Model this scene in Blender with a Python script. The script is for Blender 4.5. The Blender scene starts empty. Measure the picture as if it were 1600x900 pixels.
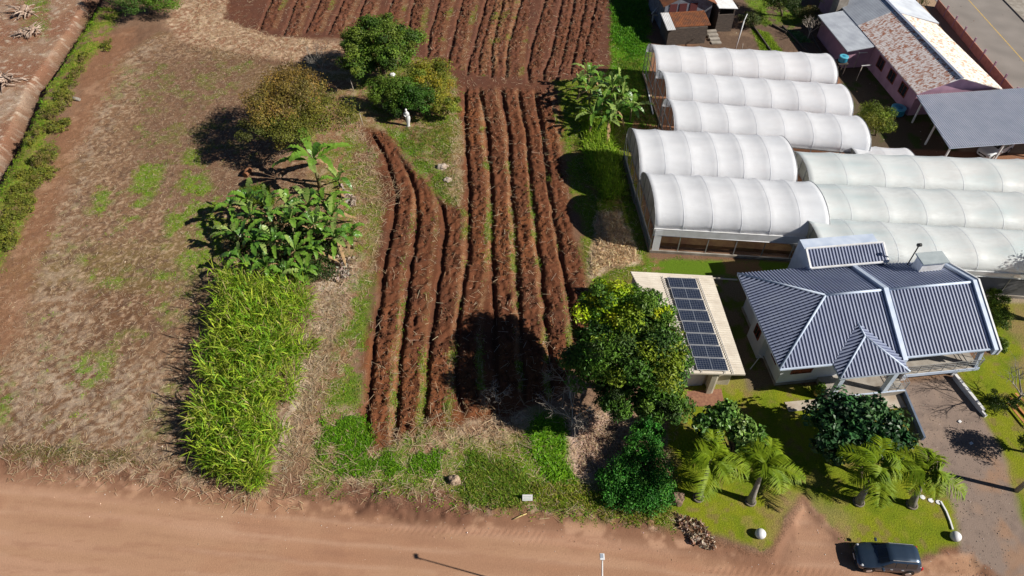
import bpy, bmesh, math, random
import numpy as np
from mathutils import Vector, Matrix
R=math.radians
rng=np.random.default_rng(7); random.seed(7)
sc=bpy.context.scene
col=sc.collection
# ------------------------------------------------------------------ camera, world, sun, exposure
CH=44.0; CP=R(48.5); CF=1100.0
cam=bpy.data.cameras.new('camera'); cam.sensor_width=36; cam.lens=36*CF/1600; cam.clip_start=.5; cam.clip_end=4000
camo=bpy.data.objects.new('camera',cam); col.objects.link(camo)
camo.location=(0,0,CH); camo.rotation_euler=(R(90)-CP,0,0); sc.camera=camo
sc.render.resolution_x=1024; sc.render.resolution_y=576
SUN_EL=36.0; SH_AZ=164.0
w=bpy.data.worlds.new('World'); sc.world=w; w.use_nodes=True
nt=w.node_tree; bg=nt.nodes['Background']; sky=nt.nodes.new('ShaderNodeTexSky')
sky.sky_type='NISHITA'; sky.sun_disc=False; sky.sun_elevation=R(SUN_EL); sky.sun_rotation=R(106); sky.altitude=1500; sky.air_density=.55; sky.dust_density=0.0; sky.ozone_density=1.5
nt.links.new(sky.outputs[0],bg.inputs[0]); bg.inputs[1].default_value=0.05
sl=bpy.data.lights.new('sun','SUN'); sl.energy=5.0; sl.angle=R(.5); sl.color=(1,.94,.84)
so=bpy.data.objects.new('sun',sl); col.objects.link(so)
D=Vector((math.cos(R(SH_AZ))*math.cos(R(SUN_EL)),math.sin(R(SH_AZ))*math.cos(R(SUN_EL)),-math.sin(R(SUN_EL))))
so.rotation_euler=D.to_track_quat('-Z','Y').to_euler(); so.location=(40,-10,60)
sc.view_settings.view_transform='Standard'; sc.view_settings.look='None'; sc.view_settings.gamma=1
sc.view_settings.exposure=.45
# ------------------------------------------------------------------ helpers
CS,CC=math.sin(CP),math.cos(CP)
def g(px,py,z=0.0):
    """point of the survey photo (1600x900 units) -> world point at height z"""
    u=(px-800)/CF; v=(py-450)/CF
    dy,dz=CC-v*CS,-CS-v*CC
    t=(CH-z)/-dz
    return Vector((u*t,dy*t,z))
def gp(pts,z=0.0): return [g(x,y,z)[:2] for x,y in pts]
HA=R(6.5); HX=Vector((math.cos(HA),math.sin(HA),0)); HY=Vector((-math.sin(HA),math.cos(HA),0))
def hl(p,q,z=0.0):
    v=HX*p+HY*q; return Vector((v.x,v.y,z))
def setp(o,label=None,cat=None,group=None,kind=None):
    for k,v in (('label',label),('category',cat),('group',group),('kind',kind)):
        if v: o[k]=v
    return o
def thing(name,label,cat,loc=(0,0,0),rz=0,group=None):
    o=bpy.data.objects.new(name,None); col.objects.link(o); o.empty_display_size=.3
    o.location=loc; o.rotation_euler=(0,0,rz); setp(o,label,cat,group)
    o.matrix_basis=Matrix.Translation(Vector(loc))@Matrix.Rotation(rz,4,'Z')
    return o
def wm(o):
    m=o.matrix_basis.copy()
    while o.parent: o=o.parent; m=o.matrix_basis@m
    return m
class MB:
    def __init__(s): s.v=[]; s.f=[]; s.m=[]; s.smooth=[]
    def quadf(s,pts,mi=0,sm=False):
        b=len(s.v); s.v+= [tuple(p) for p in pts]; s.f.append(tuple(range(b,b+len(pts)))); s.m.append(mi); s.smooth.append(sm); return s
    def box(s,c,d,rz=0,mi=0,M=None):
        c=Vector(c); hx,hy,hz=d[0]/2,d[1]/2,d[2]/2
        m=M if M is not None else Matrix.Rotation(rz,3,'Z')
        b=len(s.v)
        for z in (-hz,hz):
            for x,y in ((-hx,-hy),(hx,-hy),(hx,hy),(-hx,hy)): s.v.append(tuple(c+m@Vector((x,y,z))))
        for f in ((3,2,1,0),(4,5,6,7),(0,1,5,4),(1,2,6,5),(2,3,7,6),(3,0,4,7)):
            s.f.append(tuple(b+i for i in f)); s.m.append(mi); s.smooth.append(False)
        return s
    def bar(s,a,b_,w_,h=None,mi=0):
        a=Vector(a); b_=Vector(b_); h=h or w_; d=b_-a; L=d.length
        if L<1e-5: return s
        x=d/L; up=Vector((0,0,1)) if abs(x.z)<.95 else Vector((0,1,0))
        y=up.cross(x).normalized(); z=x.cross(y)
        M=Matrix((x,y,z)).transposed()
        return s.box((a+b_)/2,(L,w_,h),M=M,mi=mi)
    def tube(s,pts,rad,n=8,mi=0,cap=True,sm=True):
        pts=[Vector(p) for p in pts]; rad=rad if hasattr(rad,'__len__') else [rad]*len(pts)
        rings=[]; ref=Vector((.3,.9,.1)).normalized()
        for i,p in enumerate(pts):
            t=(pts[min(i+1,len(pts)-1)]-pts[max(i-1,0)]).normalized()
            a=t.cross(ref)
            if a.length<.1: a=t.cross(Vector((1,0,0)))
            a.normalize(); b=t.cross(a)
            k=len(s.v)
            for j in range(n):
                th=2*math.pi*j/n; s.v.append(tuple(p+(a*math.cos(th)+b*math.sin(th))*rad[i]))
            rings.append(k)
        for i in range(len(rings)-1):
            for j in range(n):
                s.f.append((rings[i]+j,rings[i]+(j+1)%n,rings[i+1]+(j+1)%n,rings[i+1]+j)); s.m.append(mi); s.smooth.append(sm)
        if cap:
            s.f.append(tuple(rings[0]+j for j in range(n))[::-1]); s.m.append(mi); s.smooth.append(False)
            s.f.append(tuple(rings[-1]+j for j in range(n))); s.m.append(mi); s.smooth.append(False)
        return s
    def prism(s,poly,z0,z1,mi=0):
        """poly: xy list (ccw); z0,z1 numbers or per-vertex lists"""
        n=len(poly); Z0=z0 if hasattr(z0,'__len__') else [z0]*n; Z1=z1 if hasattr(z1,'__len__') else [z1]*n
        b=len(s.v)
        for (x,y,*_),z in zip(poly,Z0): s.v.append((x,y,z))
        for (x,y,*_),z in zip(poly,Z1): s.v.append((x,y,z))
        s.f.append(tuple(b+i for i in range(n))[::-1]); s.f.append(tuple(b+n+i for i in range(n)))
        s.m+=[mi,mi]; s.smooth+=[False,False]
        for i in range(n):
            j=(i+1)%n; s.f.append((b+i,b+j,b+n+j,b+n+i)); s.m.append(mi); s.smooth.append(False)
        return s
    def lathe(s,c,prof,n=16,mi=0):
        c=Vector(c); k0=len(s.v)
        for r,z in prof:
            for j in range(n): s.v.append((c.x+r*math.cos(2*math.pi*j/n),c.y+r*math.sin(2*math.pi*j/n),c.z+z))
        for i in range(len(prof)-1):
            for j in range(n): s.f.append((k0+i*n+j,k0+i*n+(j+1)%n,k0+(i+1)*n+(j+1)%n,k0+(i+1)*n+j)); s.m.append(mi); s.smooth.append(True)
        s.f.append(tuple(k0+j for j in range(n))[::-1]); s.f.append(tuple(k0+(len(prof)-1)*n+j for j in range(n))); s.m+=[mi,mi]; s.smooth+=[False,False]
        return s
    def grid(s,P,mi=0,sm=True):
        """P: rows x cols of points"""
        k=len(s.v); r=len(P); c_=len(P[0])
        for row in P: s.v+=[tuple(p) for p in row]
        for i in range(r-1):
            for j in range(c_-1): s.f.append((k+i*c_+j,k+i*c_+j+1,k+(i+1)*c_+j+1,k+(i+1)*c_+j)); s.m.append(mi); s.smooth.append(sm)
        return s
    def build(s,name,mats,parent=None,bevel=0,world=False,label=None):
        if not isinstance(mats,(list,tuple)): mats=[mats]
        V=s.v
        if parent is not None and world:
            inv=wm(parent).inverted(); V=[tuple(inv@Vector(p)) for p in V]
        me=bpy.data.meshes.new(name); me.from_pydata(V,[],s.f)
        for m in mats: me.materials.append(m)
        me.polygons.foreach_set('material_index',s.m); me.polygons.foreach_set('use_smooth',s.smooth)
        bm=bmesh.new(); bm.from_mesh(me)
        if bevel: bmesh.ops.remove_doubles(bm,verts=bm.verts,dist=1e-4)
        bmesh.ops.recalc_face_normals(bm,faces=bm.faces)
        bm.to_mesh(me); bm.free(); me.update()
        o=bpy.data.objects.new(name,me); col.objects.link(o)
        if parent is not None: o.parent=parent
        if bevel:
            md=o.modifiers.new('bevel','BEVEL'); md.width=bevel; md.segments=2; md.limit_method='ANGLE'
        if label: o['label']=label
        return o
def fast(name,V,F,m,parent=None,colr=None,smooth=False):
    """numpy mesh; F (N,k)"""
    V=np.asarray(V,dtype=np.float32); F=np.asarray(F,dtype=np.int32)
    me=bpy.data.meshes.new(name); n,k=F.shape
    me.vertices.add(len(V)); me.vertices.foreach_set('co',V.ravel())
    me.loops.add(n*k); me.loops.foreach_set('vertex_index',F.ravel())
    me.polygons.add(n); me.polygons.foreach_set('loop_start',np.arange(0,n*k,k,dtype=np.int32))
    me.polygons.foreach_set('loop_total',np.full(n,k,dtype=np.int32))
    me.polygons.foreach_set('use_smooth',np.full(n,smooth))
    me.update(calc_edges=True); me.validate()
    if colr is not None:
        a=me.color_attributes.new('Col','FLOAT_COLOR','POINT')
        c4=np.ones((len(V),4),dtype=np.float32); c4[:,:3]=colr; a.data.foreach_set('color',c4.ravel())
    me.materials.append(m)
    o=bpy.data.objects.new(name,me); col.objects.link(o)
    if parent is not None: o.parent=parent
    return o
def copy_tree(o,parent=None,depth=0):
    c=o.copy(); col.objects.link(c)
    if parent is not None: c.parent=parent
    for ch in [k for k in o.children]:
        copy_tree(ch,c,depth+1)
    return c
# ------------------------------------------------------------------ materials
MATS={}
def mat(name,c,rough=.8,c2=None,scale=3.0,bump=0.0,bscale=20.0,attr=False,transl=0.0,metal=0.0,spec=.3,stretch=None,fac=(.35,.65),var=.0,coat=0,clear=0):
    if name in MATS: return MATS[name]
    m=bpy.data.materials.new(name); m.use_nodes=True; t=m.node_tree; N=t.nodes; Lk=t.links
    b=N['Principled BSDF']; out=N['Material Output']
    b.inputs['Roughness'].default_value=rough; b.inputs['Metallic'].default_value=metal
    b.inputs['Specular IOR Level'].default_value=spec; b.inputs['Coat Weight'].default_value=coat
    tc=N.new('ShaderNodeTexCoord'); vec=tc.outputs['Object']
    if stretch:
        mp=N.new('ShaderNodeMapping'); mp.inputs['Scale'].default_value=stretch; Lk.new(vec,mp.inputs[0]); vec=mp.outputs[0]
    def noise(sc_,det=5,ro=.6):
        n=N.new('ShaderNodeTexNoise'); n.inputs['Scale'].default_value=sc_; n.inputs['Detail'].default_value=det; n.inputs['Roughness'].default_value=ro
        Lk.new(vec,n.inputs['Vector']); return n
    if attr:
        a=N.new('ShaderNodeAttribute'); a.attribute_name='Col'; src=a.outputs['Color']
    else:
        rgb=N.new('ShaderNodeRGB'); rgb.outputs[0].default_value=(*c,1); src=rgb.outputs[0]
    if c2 is not None:
        n=noise(scale); mr=N.new('ShaderNodeMapRange'); mr.inputs[1].default_value=fac[0]; mr.inputs[2].default_value=fac[1]
        Lk.new(n.outputs['Fac'],mr.inputs[0]); mx=N.new('ShaderNodeMix'); mx.data_type='RGBA'
        Lk.new(mr.outputs[0],mx.inputs[0]); Lk.new(src,mx.inputs[6]); mx.inputs[7].default_value=(*c2,1); src=mx.outputs[2]
    if var:
        n=noise(scale*4,6,.7); mr=N.new('ShaderNodeMapRange'); mr.inputs[1].default_value=.3; mr.inputs[2].default_value=.7; mr.inputs[3].default_value=1-var; mr.inputs[4].default_value=1+var
        Lk.new(n.outputs['Fac'],mr.inputs[0]); vm=N.new('ShaderNodeVectorMath'); vm.operation='SCALE'
        Lk.new(src,vm.inputs[0]); Lk.new(mr.outputs[0],vm.inputs['Scale']); src=vm.outputs[0]
    Lk.new(src,b.inputs['Base Color'])
    if bump:
        n=noise(bscale,6,.65); bp=N.new('ShaderNodeBump'); bp.inputs['Strength'].default_value=1; bp.inputs['Distance'].default_value=bump
        Lk.new(n.outputs['Fac'],bp.inputs['Height']); Lk.new(bp.outputs[0],b.inputs['Normal'])
    if transl:
        tr=N.new('ShaderNodeBsdfTranslucent'); Lk.new(src,tr.inputs[0]); mxs=N.new('ShaderNodeMixShader'); mxs.inputs[0].default_value=transl
        Lk.new(b.outputs[0],mxs.inputs[1]); Lk.new(tr.outputs[0],mxs.inputs[2]); Lk.new(mxs.outputs[0],out.inputs[0])
    if clear:
        tp=N.new('ShaderNodeBsdfTransparent'); mc=N.new('ShaderNodeMixShader'); mc.inputs[0].default_value=clear
        cur=out.inputs[0].links[0].from_socket; Lk.new(cur,mc.inputs[1]); Lk.new(tp.outputs[0],mc.inputs[2]); Lk.new(mc.outputs[0],out.inputs[0])
    MATS[name]=m; return m
M_leaf=mat('leaf',(0,0,0),.5,attr=True,transl=.18,spec=.25)
M_leafg=mat('glossy_leaf',(0,0,0),.42,attr=True,transl=.1,spec=.3)
M_blade=mat('blade',(0,0,0),.55,attr=True,transl=.3,spec=.2)
M_bark=mat('bark',(.16,.11,.075),.9,c2=(.08,.055,.04),scale=6,bump=.03,bscale=14)
M_barkg=mat('grey_bark',(.3,.28,.25),.9,c2=(.17,.15,.13),scale=5,bump=.02)
M_twig=mat('dry_twig',(.5,.44,.38),.9,c2=(.3,.26,.22),scale=2)
M_film=mat('film',(.94,.96,1.0),.34,c2=(.8,.825,.87),scale=.5,bump=.05,bscale=.9,transl=.26,clear=.3,var=.05,stretch=(.55,1.6,1),spec=.4,fac=(.4,.75))
M_film2=mat('old_film',(.9,.94,.95),.36,c2=(.62,.74,.77),scale=.42,bump=.05,bscale=.9,transl=.25,clear=.34,var=.07,stretch=(.5,1.6,1),spec=.4,fac=(.42,.8))
M_net=mat('end_net',(.33,.33,.30),.7,c2=(.2,.2,.17),scale=.8,bump=.01,transl=.3)
M_galv=mat('galvanised',(.42,.43,.44),.45,metal=.5,c2=(.3,.3,.31),scale=5)
M_conc=mat('concrete',(.38,.35,.31),.85,c2=(.22,.19,.16),scale=1.2,bump=.01,bscale=30,var=.1)
M_concl=mat('pale_concrete',(.5,.45,.38),.85,c2=(.33,.26,.2),scale=.9,bump=.006,bscale=30,var=.1)
M_white=mat('white_paint',(.74,.75,.77),.6,c2=(.6,.6,.6),scale=1.5,var=.04)
M_wall=mat('house_wall',(.62,.65,.7),.8,c2=(.5,.52,.56),scale=.6,var=.05,bump=.004)
M_blue=mat('blue_roof_lit_rib',(.32,.36,.48),.42,c2=(.25,.285,.41),scale=.8,var=.08,spec=.4)  # rib colour carries the sunlit tone of the roof stripes
M_blued=mat('blue_roof_shaded_pan',(.065,.085,.17),.5,c2=(.055,.068,.13),scale=1.0,spec=.4)  # same roof, pan colour darkened to hold the shade between ribs
M_trim=mat('pale_blue_trim',(.55,.62,.74),.5,c2=(.42,.5,.64),scale=1.4,var=.05)
M_glass=mat('dark_glass',(.02,.025,.03),.08,spec=.8)
M_wood=mat('red_wood',(.22,.05,.025),.6,c2=(.12,.03,.02),scale=4)
M_cream=mat('cream_wall',(.55,.5,.4),.8,c2=(.42,.37,.28),scale=.8,var=.06)
M_fib=mat('shed_sheet',(.6,.55,.47),.7,c2=(.45,.4,.33),scale=.9,var=.08,stretch=(1,2.5,1))
M_alu=mat('aluminium',(.7,.71,.73),.35,metal=.7)
M_pink=mat('pink_wall',(.42,.25,.33),.85,c2=(.3,.18,.25),scale=.9,var=.08)
M_rust=mat('rusty_sheet',(.74,.69,.68),.6,c2=(.40,.17,.10),scale=3.2,fac=(.46,.6),var=.15,stretch=(.8,1.4,1.0))
M_rustl=mat('worn_sheet',(.76,.70,.63),.6,c2=(.48,.25,.15),scale=2.2,fac=(.5,.64),var=.12)
M_rustd=mat('brown_rust_sheet',(.28,.10,.04),.75,c2=(.12,.06,.04),scale=2,var=.25)
M_zinc=mat('zinc_sheet',(.5,.54,.6),.45,c2=(.37,.4,.46),scale=.7,var=.08,metal=.15)
M_cport=mat('carport_sheet',(.24,.27,.36),.5,c2=(.19,.22,.31),scale=.7,var=.06)
M_plank=mat('old_plank',(.12,.095,.08),.9,c2=(.055,.045,.04),scale=2.5,stretch=(1,1,8),bump=.02)
M_fence=mat('fence_pink',(.5,.26,.2),.8,c2=(.38,.18,.14),scale=2)
M_tank=mat('blue_plastic',(.03,.23,.36),.35,spec=.5)
M_asph=mat('asphalt',(.27,.24,.22),.9,c2=(.2,.18,.165),scale=.3,bump=.004,bscale=60,var=.1)
M_line=mat('yellow_line',(.62,.4,.1),.8,c2=(.4,.3,.15),scale=3)
M_linew=mat('white_line',(.5,.46,.4),.8,c2=(.3,.27,.24),scale=3)
M_ground=mat('ground_soil',(0,0,0),.92,attr=True,scale=3.2,var=.5,bump=.05,bscale=9,spec=.12)
M_road=mat('road_soil',(0,0,0),.9,attr=True,scale=4,var=.12,bump=.02,bscale=14,spec=.12)
M_rock=mat('rock',(.4,.3,.24),.9,c2=(.2,.12,.08),scale=3,bump=.04,bscale=6,var=.2)
M_dark=mat('black_plastic',(.02,.02,.02),.5)
M_brick=mat('brick_paving',(.3,.15,.09),.85,c2=(.2,.09,.06),scale=5,var=.15)
# ------------------------------------------------------------------ numpy noise
_T=[rng.random((256,256)).astype(np.float32) for _ in range(6)]
def vn(x,y,cell,seed=0):
    T=_T[seed%6]; X=x/cell+seed*17.3; Y=y/cell+seed*31.7
    xi=np.floor(X).astype(int); yi=np.floor(Y).astype(int); fx=X-xi; fy=Y-yi
    fx=fx*fx*(3-2*fx); fy=fy*fy*(3-2*fy)
    a=T[xi%256,yi%256]; b=T[(xi+1)%256,yi%256]; c=T[xi%256,(yi+1)%256]; d=T[(xi+1)%256,(yi+1)%256]
    return (a*(1-fx)+b*fx)*(1-fy)+(c*(1-fx)+d*fx)*fy
def fbm(x,y,cell,seed=0,o=4):
    s=0;a=1;t=0
    for i in range(o): s=s+a*vn(x,y,cell/2**i,seed+i); t+=a; a*=.55
    return s/t
def sstep(v,a,b):
    t=np.clip((v-a)/(b-a),0,1); return t*t*(3-2*t)
def sdf(x,y,poly):
    """signed distance, positive inside"""
    P=np.array(poly); n=len(P); d=np.full(x.shape,1e9); ins=np.zeros(x.shape,bool)
    for i in range(n):
        ax,ay=P[i]; bx,by=P[(i+1)%n]; ex,ey=bx-ax,by-ay
        t=np.clip(((x-ax)*ex+(y-ay)*ey)/(ex*ex+ey*ey+1e-12),0,1)
        d=np.minimum(d,(x-ax-t*ex)**2+(y-ay-t*ey)**2)
        c=((ay>y)!=(by>y)); xx=ax+(y-ay)*ex/(ey if abs(ey)>1e-9 else 1e-9)
        ins^=(c&(x<xx))
    return np.where(ins,1,-1)*np.sqrt(d)
# ------------------------------------------------------------------ terrain
ST=.13
gx=np.arange(-74,74,ST); gy=np.arange(6.0,94,ST); NX,NY=len(gx),len(gy)
X,Y=np.meshgrid(gx,gy,indexing='ij'); Z=np.zeros_like(X)
n1=fbm(X,Y,6,0); n2=fbm(X,Y,1.6,1); n3=fbm(X,Y,.55,2,3); n4=fbm(X,Y,.28,3,2); n5=fbm(X,Y,14,4,3)
wobx=(fbm(X,Y,2.2,4)-.5)*2; woby=(fbm(X,Y,.8,5)-.5)*1.2
C=np.zeros(X.shape+(3,)); GR=np.zeros(X.shape); STW=np.zeros(X.shape); CL=np.zeros(X.shape)
def paint(mask,c): 
    global C
    C=C*(1-mask[...,None])+np.array(c)*mask[...,None]
def pm(poly,feather=.5,wob=1.0):
    d=sdf(X,Y,gp(poly))+wob*(wobx+woby)*.5
    return sstep(d,-feather,feather)
# base soil
paint(np.ones(X.shape),(.17,.095,.06)); paint(sstep(n1,.4,.65),(.21,.13,.085))
# --- fallow field on the left
FAL=[(-80,900),(-80,520),(0,440),(60,300),(130,180),(190,90),(250,50),(360,60),(420,100),(600,120),(600,260),(590,420),(520,560),(480,740),(300,740),(0,700)]
mf=pm(FAL,.6)
paint(mf,(.205,.12,.07)); paint(mf*sstep(n5,.45,.62),(.15,.08,.044)); paint(mf*sstep(vn(X,Y,7,3),.55,.8)*.45,(.17,.14,.045)); paint(mf*sstep(n2,.5,.75)*.4,(.28,.19,.13)); paint(mf*sstep(vn(X,Y,.18,2)*.7+n3*.3,.56,.74)*.7,(.45,.32,.215)); paint(mf*sstep(vn(X,Y,.3,4)*.6+n2*.4,.52,.66)*.7,(.11,.062,.042))
STW=np.maximum(STW,mf*.8)
# straw light belt left side of the field
b=pm([(170,90),(260,60),(230,110),(150,230),(120,400),(160,640),(40,640),(60,430),(100,290)],1.4)
paint(b*sstep(n3,.45,.66)*.5,(.4,.31,.23))
b=pm([(0,560),(260,560),(280,720),(0,690)],1.5); paint(b*sstep(n4,.4,.7)*.45,(.42,.34,.26))
# darker upper middle of field
b=pm([(230,90),(420,90),(420,300),(300,330),(200,300)],1.6); paint(b*.55,(.15,.085,.055))
def green(poly,amt=1,c=(.13,.24,.012),thr=.5,feather=.8,gr=1,wob=1.4,c2=(.17,.2,.03)):
    global GR
    m=pm(poly,feather,wob)*sstep(n2*.6+n3*.4,thr-.08,thr+.08)*amt
    paint(m,c); paint(m*sstep(n4,.45,.7)*.6,c2); GR=np.maximum(GR,m*gr)
for P in ([(300,230),(330,290),(360,330),(340,400),(300,430),(262,390),(270,310)],[(215,260),(260,250),(240,300),(215,350),(195,350)],[(150,290),(180,300),(165,335),(145,330)],[(230,430),(260,430),(250,480),(230,480)],[(110,560),(180,560),(160,610),(110,600)],[(-10,580),(15,580),(15,660),(-10,660)],[(130,400),(200,420),(190,450),(150,445)]):
    green(P,.85,thr=.5)
green([(150,100),(420,90),(420,250),(200,260)],.45,c=(.13,.13,.03),thr=.56,gr=.3)
green([(60,320),(560,300),(500,700),(40,700)],.5,c=(.14,.15,.03),thr=.63,gr=.4)
# --- reddish track right of the ditch and the land left of it
TR=[(150,60),(215,40),(190,110),(150,180),(118,250),(95,330),(60,430),(30,520),(-60,640),(-60,520),(0,420),(40,330),(80,250),(110,170)]
b=pm(TR,.9,1.6); paint(b*.65,(.25,.125,.07)); paint(b*sstep(n2,.55,.7)*.5,(.36,.22,.14)); STW*=1-b*.7
LW=[(-120,-60),(150,-60),(150,0),(128,44),(95,95),(68,134),(45,190),(20,240),(0,275),(-120,420)]
b=pm(LW,.5); paint(b,(.27,.16,.105)); paint(b*sstep(n2,.48,.66)*.8,(.34,.25,.19)); paint(b*sstep(1-n1,.5,.65)*.7,(.22,.1,.06)); paint(b*sstep(n3,.6,.75)*.7,(.5,.42,.34)); STW=np.maximum(STW,b*.7)
green([(20,-40),(70,-40),(75,60),(40,50)],.6,c=(.1,.13,.03),thr=.5)
green([(140,10),(190,20),(100,150),(60,260),(20,380),(0,420),(-40,440),(0,300),(70,160)],.95,c=(.15,.16,.025),thr=.42)
# straw band top
b=pm([(290,-30),(370,-30),(400,30),(480,60),(560,75),(540,110),(420,90),(300,70),(260,40)],.8); paint(b,(.27,.14,.085)); paint(b*sstep(n2,.42,.62)*.7,(.38,.25,.165)); paint(b*sstep(vn(X,Y,.3,2)*.5+n3*.5,.5,.64)*.85,(.56,.42,.3)); STW=np.maximum(STW,b)
# --- middle orchard strip
b=pm([(480,90),(720,80),(730,130),(728,340),(700,330),(620,230),(560,190),(540,300),(590,360),(560,520),(500,740),(440,740),(520,480),(540,400),(480,260),(440,200)],.7)
paint(b,(.23,.13,.07)); paint(b*sstep(n2,.45,.6)*.8,(.19,.16,.05)); paint(b*sstep(n3,.5,.65)*.8,(.36,.27,.17)); STW=np.maximum(STW,b*.8)
green([(540,60),(720,80),(715,200),(700,260),(650,230),(600,200),(560,150)],.9,c=(.14,.14,.02),thr=.5)
green([(610,205),(650,215),(690,270),(715,340),(700,330),(650,270)],.95,c=(.08,.17,.012),thr=.4)
green([(540,440),(590,430),(570,540),(560,700),(480,750),(500,640),(530,540)],.9,c=(.1,.17,.015),thr=.47)
green([(500,190),(590,240),(600,340),(560,440),(520,300)],.75,c=(.15,.16,.02),thr=.48)
b=pm([(505,420),(560,400),(550,460),(500,560),(460,700),(430,740),(440,640),(470,560)],.6,.8); paint(b*.9,(.3,.2,.14)); paint(b*sstep(n3,.4,.55),(.47,.38,.3))
b=pm([(470,640),(520,560),(510,640),(480,740),(430,745)],.5); paint(b*.8,(.2,.12,.075))
# --- strip between field and greenhouses
b=pm([(880,90),(960,90),(985,200),(1010,400),(1030,430),(960,470),(920,440),(905,330),(880,220)],.6); paint(b,(.17,.13,.04)); STW=np.maximum(STW,b*.5)
green([(945,-60),(1030,-60),(1015,40),(1012,80),(1035,210),(980,210),(950,130),(945,40)],1,c=(.07,.2,.008),thr=.22,c2=(.1,.24,.02),feather=.5)
green([(870,120),(975,130),(975,220),(1005,370),(1015,420),(925,450),(905,330),(870,200)],.95,c=(.12,.16,.012),thr=.42)
b=pm([(935,335),(965,330),(990,380),(1000,410),(960,420),(920,440),(925,380)],.35,.8); paint(b,(.36,.24,.15)); paint(b*sstep(n3,.4,.6),(.56,.45,.33)); STW=np.maximum(STW,b*1.5); GR*=1-b*.85
# --- bottom belt
b=pm([(480,640),(1060,640),(1060,800),(900,800),(700,780),(480,760)],.7); paint(b,(.24,.14,.085)); paint(b*sstep(n3,.48,.62)*.9,(.42,.31,.21)); STW=np.maximum(STW,b)
green([(490,680),(700,660),(720,780),(480,770)],.95,c=(.1,.18,.012),thr=.48)
green([(700,690),(780,700),(870,650),(890,690),(900,750),(1060,780),(1040,815),(850,800),(710,790)],1,c=(.11,.17,.012),thr=.33)
green([(835,640),(890,650),(880,740),(900,760),(850,760),(830,700)],1,c=(.11,.24,.01),thr=.2,c2=(.16,.27,.02))
b=pm([(885,655),(985,640),(1000,700),(985,745),(895,750)],.3,.5); paint(b,(.42,.29,.23)); paint(b*sstep(n4,.4,.6)*.6,(.55,.42,.34)); STW=np.maximum(STW,b*.7); GR*=1-b
# --- lawns
LAWN=[(1045,640),(1080,600),(1180,580),(1230,600),(1420,615),(1440,700),(1500,800),(1500,850),(1400,885),(1330,850),(1255,775),(1225,810),(1215,850),(1190,860),(1150,845),(1050,800)]
def lawnc(m):
    global GR
    paint(m,(.155,.195,.010)); paint(m*sstep(n2,.45,.65)*.7,(.205,.22,.012)); paint(m*sstep(1-n2,.5,.68)*.8,(.12,.165,.008)); paint(m*sstep(vn(X,Y,.3,5)*.6+n3*.4,.55,.75)*.5,(.22,.215,.03)); paint(m*sstep(n3*.4+n1*.6,.55,.66)*.6,(.25,.19,.06)); paint(m*sstep(vn(X,Y,.4,0)*.5+n2*.5,.62,.72)*.6,(.2,.135,.06)); GR=GR*(1-m)+m*.25
b=pm(LAWN,.25,.5); lawnc(b); STW*=1-b*.95; LAWNM=b
LR=[(1600,560),(1700,560),(1800,900),(1600,850),(1570,740),(1520,640),(1500,575),(1545,555),(1540,470),(1580,450),(1700,440),(1700,600)]
LR=[(1545,470),(1700,440),(1850,700),(1850,900),(1640,900),(1590,830),(1560,700),(1525,640),(1495,580),(1560,550)]
b2=pm(LR,.35,.7); lawnc(b2); paint(b2*sstep(n1,.5,.62)*.55,(.25,.17,.09)); STW*=1-b2*.9; LAWNM=np.maximum(LAWNM,b2)
b=pm([(1010,405),(1240,410),(1245,425),(1130,440),(1010,425)],.25,.5); paint(b,(.1,.17,.012)); GR=np.maximum(GR,b); LAWNM=np.maximum(LAWNM,b); paint(b*sstep(n2,.55,.65),(.22,.13,.06))
# side yard between shed and house
b=pm([(1110,430),(1150,430),(1230,600),(1170,610)],.25,.3); paint(b,(.17,.13,.08)); paint(b*sstep(n2,.5,.6),(.1,.13,.02))
# --- driveway
DRV=[(1405,600),(1500,590),(1535,650),(1565,700),(1590,800),(1640,930),(1470,930),(1500,860),(1495,800),(1440,700)]
b=pm(DRV,.35,.5); paint(b,(.235,.178,.148)); paint(b*sstep(n2,.5,.7)*.6,(.29,.215,.17)); paint(b*sstep(n3,.55,.7)*.5,(.17,.13,.11)); GR*=1-b; STW*=1-b; DRVM=b
b=pm([(1525,690),(1600,760),(1640,930),(1560,930),(1540,800)],1.0,1.5); paint(b*.6*sstep(n1+n2,.8,1.05),(.3,.17,.1))
# --- dirt road
ROAD=[(-500,720),(0,728),(100,738),(250,757),(380,772),(600,792),(700,806),(850,806),(1000,826),(1100,850),(1200,872),(1255,780),(1320,850),(1400,888),(1480,860),(1520,865),(1640,1000),(1640,1800),(-500,1800)]
d=sdf(X,Y,gp([(x,min(y,1300)) for x,y in ROAD]))+(wobx+woby)*.22; DRD=d; rm=sstep(d,-.15,.35)
paint(rm,(.385,.225,.14)); 
# long wheel lanes, following the road
lane=vn(X*.05,Y+X*.09,.55,2)*.6+vn(X*.02,Y+X*.09,1.3,3)*.4
paint(rm*sstep(lane,.45,.75)*.6,(.44,.26,.175)); paint(rm*sstep(1-lane,.55,.8)*.5,(.31,.165,.102)); paint(rm*sstep(n1,.5,.7)*.4,(.36,.185,.11)); paint(rm*sstep(n2*.5+n1*.5,.58,.66)*.3,(.29,.15,.095)); rw=np.sin(2*math.pi*(Y+X*.09+.5*(n1-.5))/1.35)*.5+.5; paint(rm*rw**8*.5*sstep(n1,.35,.6),(.46,.29,.2)); paint(rm*(1-rw)**8*.35*sstep(n2,.3,.6),(.29,.16,.1)); paint(rm*sstep(vn(X*.12,Y+X*.09,.2,5),.72,.9)*.35,(.29,.15,.095))
edge=sstep(d,-.6,.0)*(1-sstep(d,.3,1.7)); paint(edge*.85*sstep(n2+n3,.7,1.05),(.2,.10,.06)); 
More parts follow.
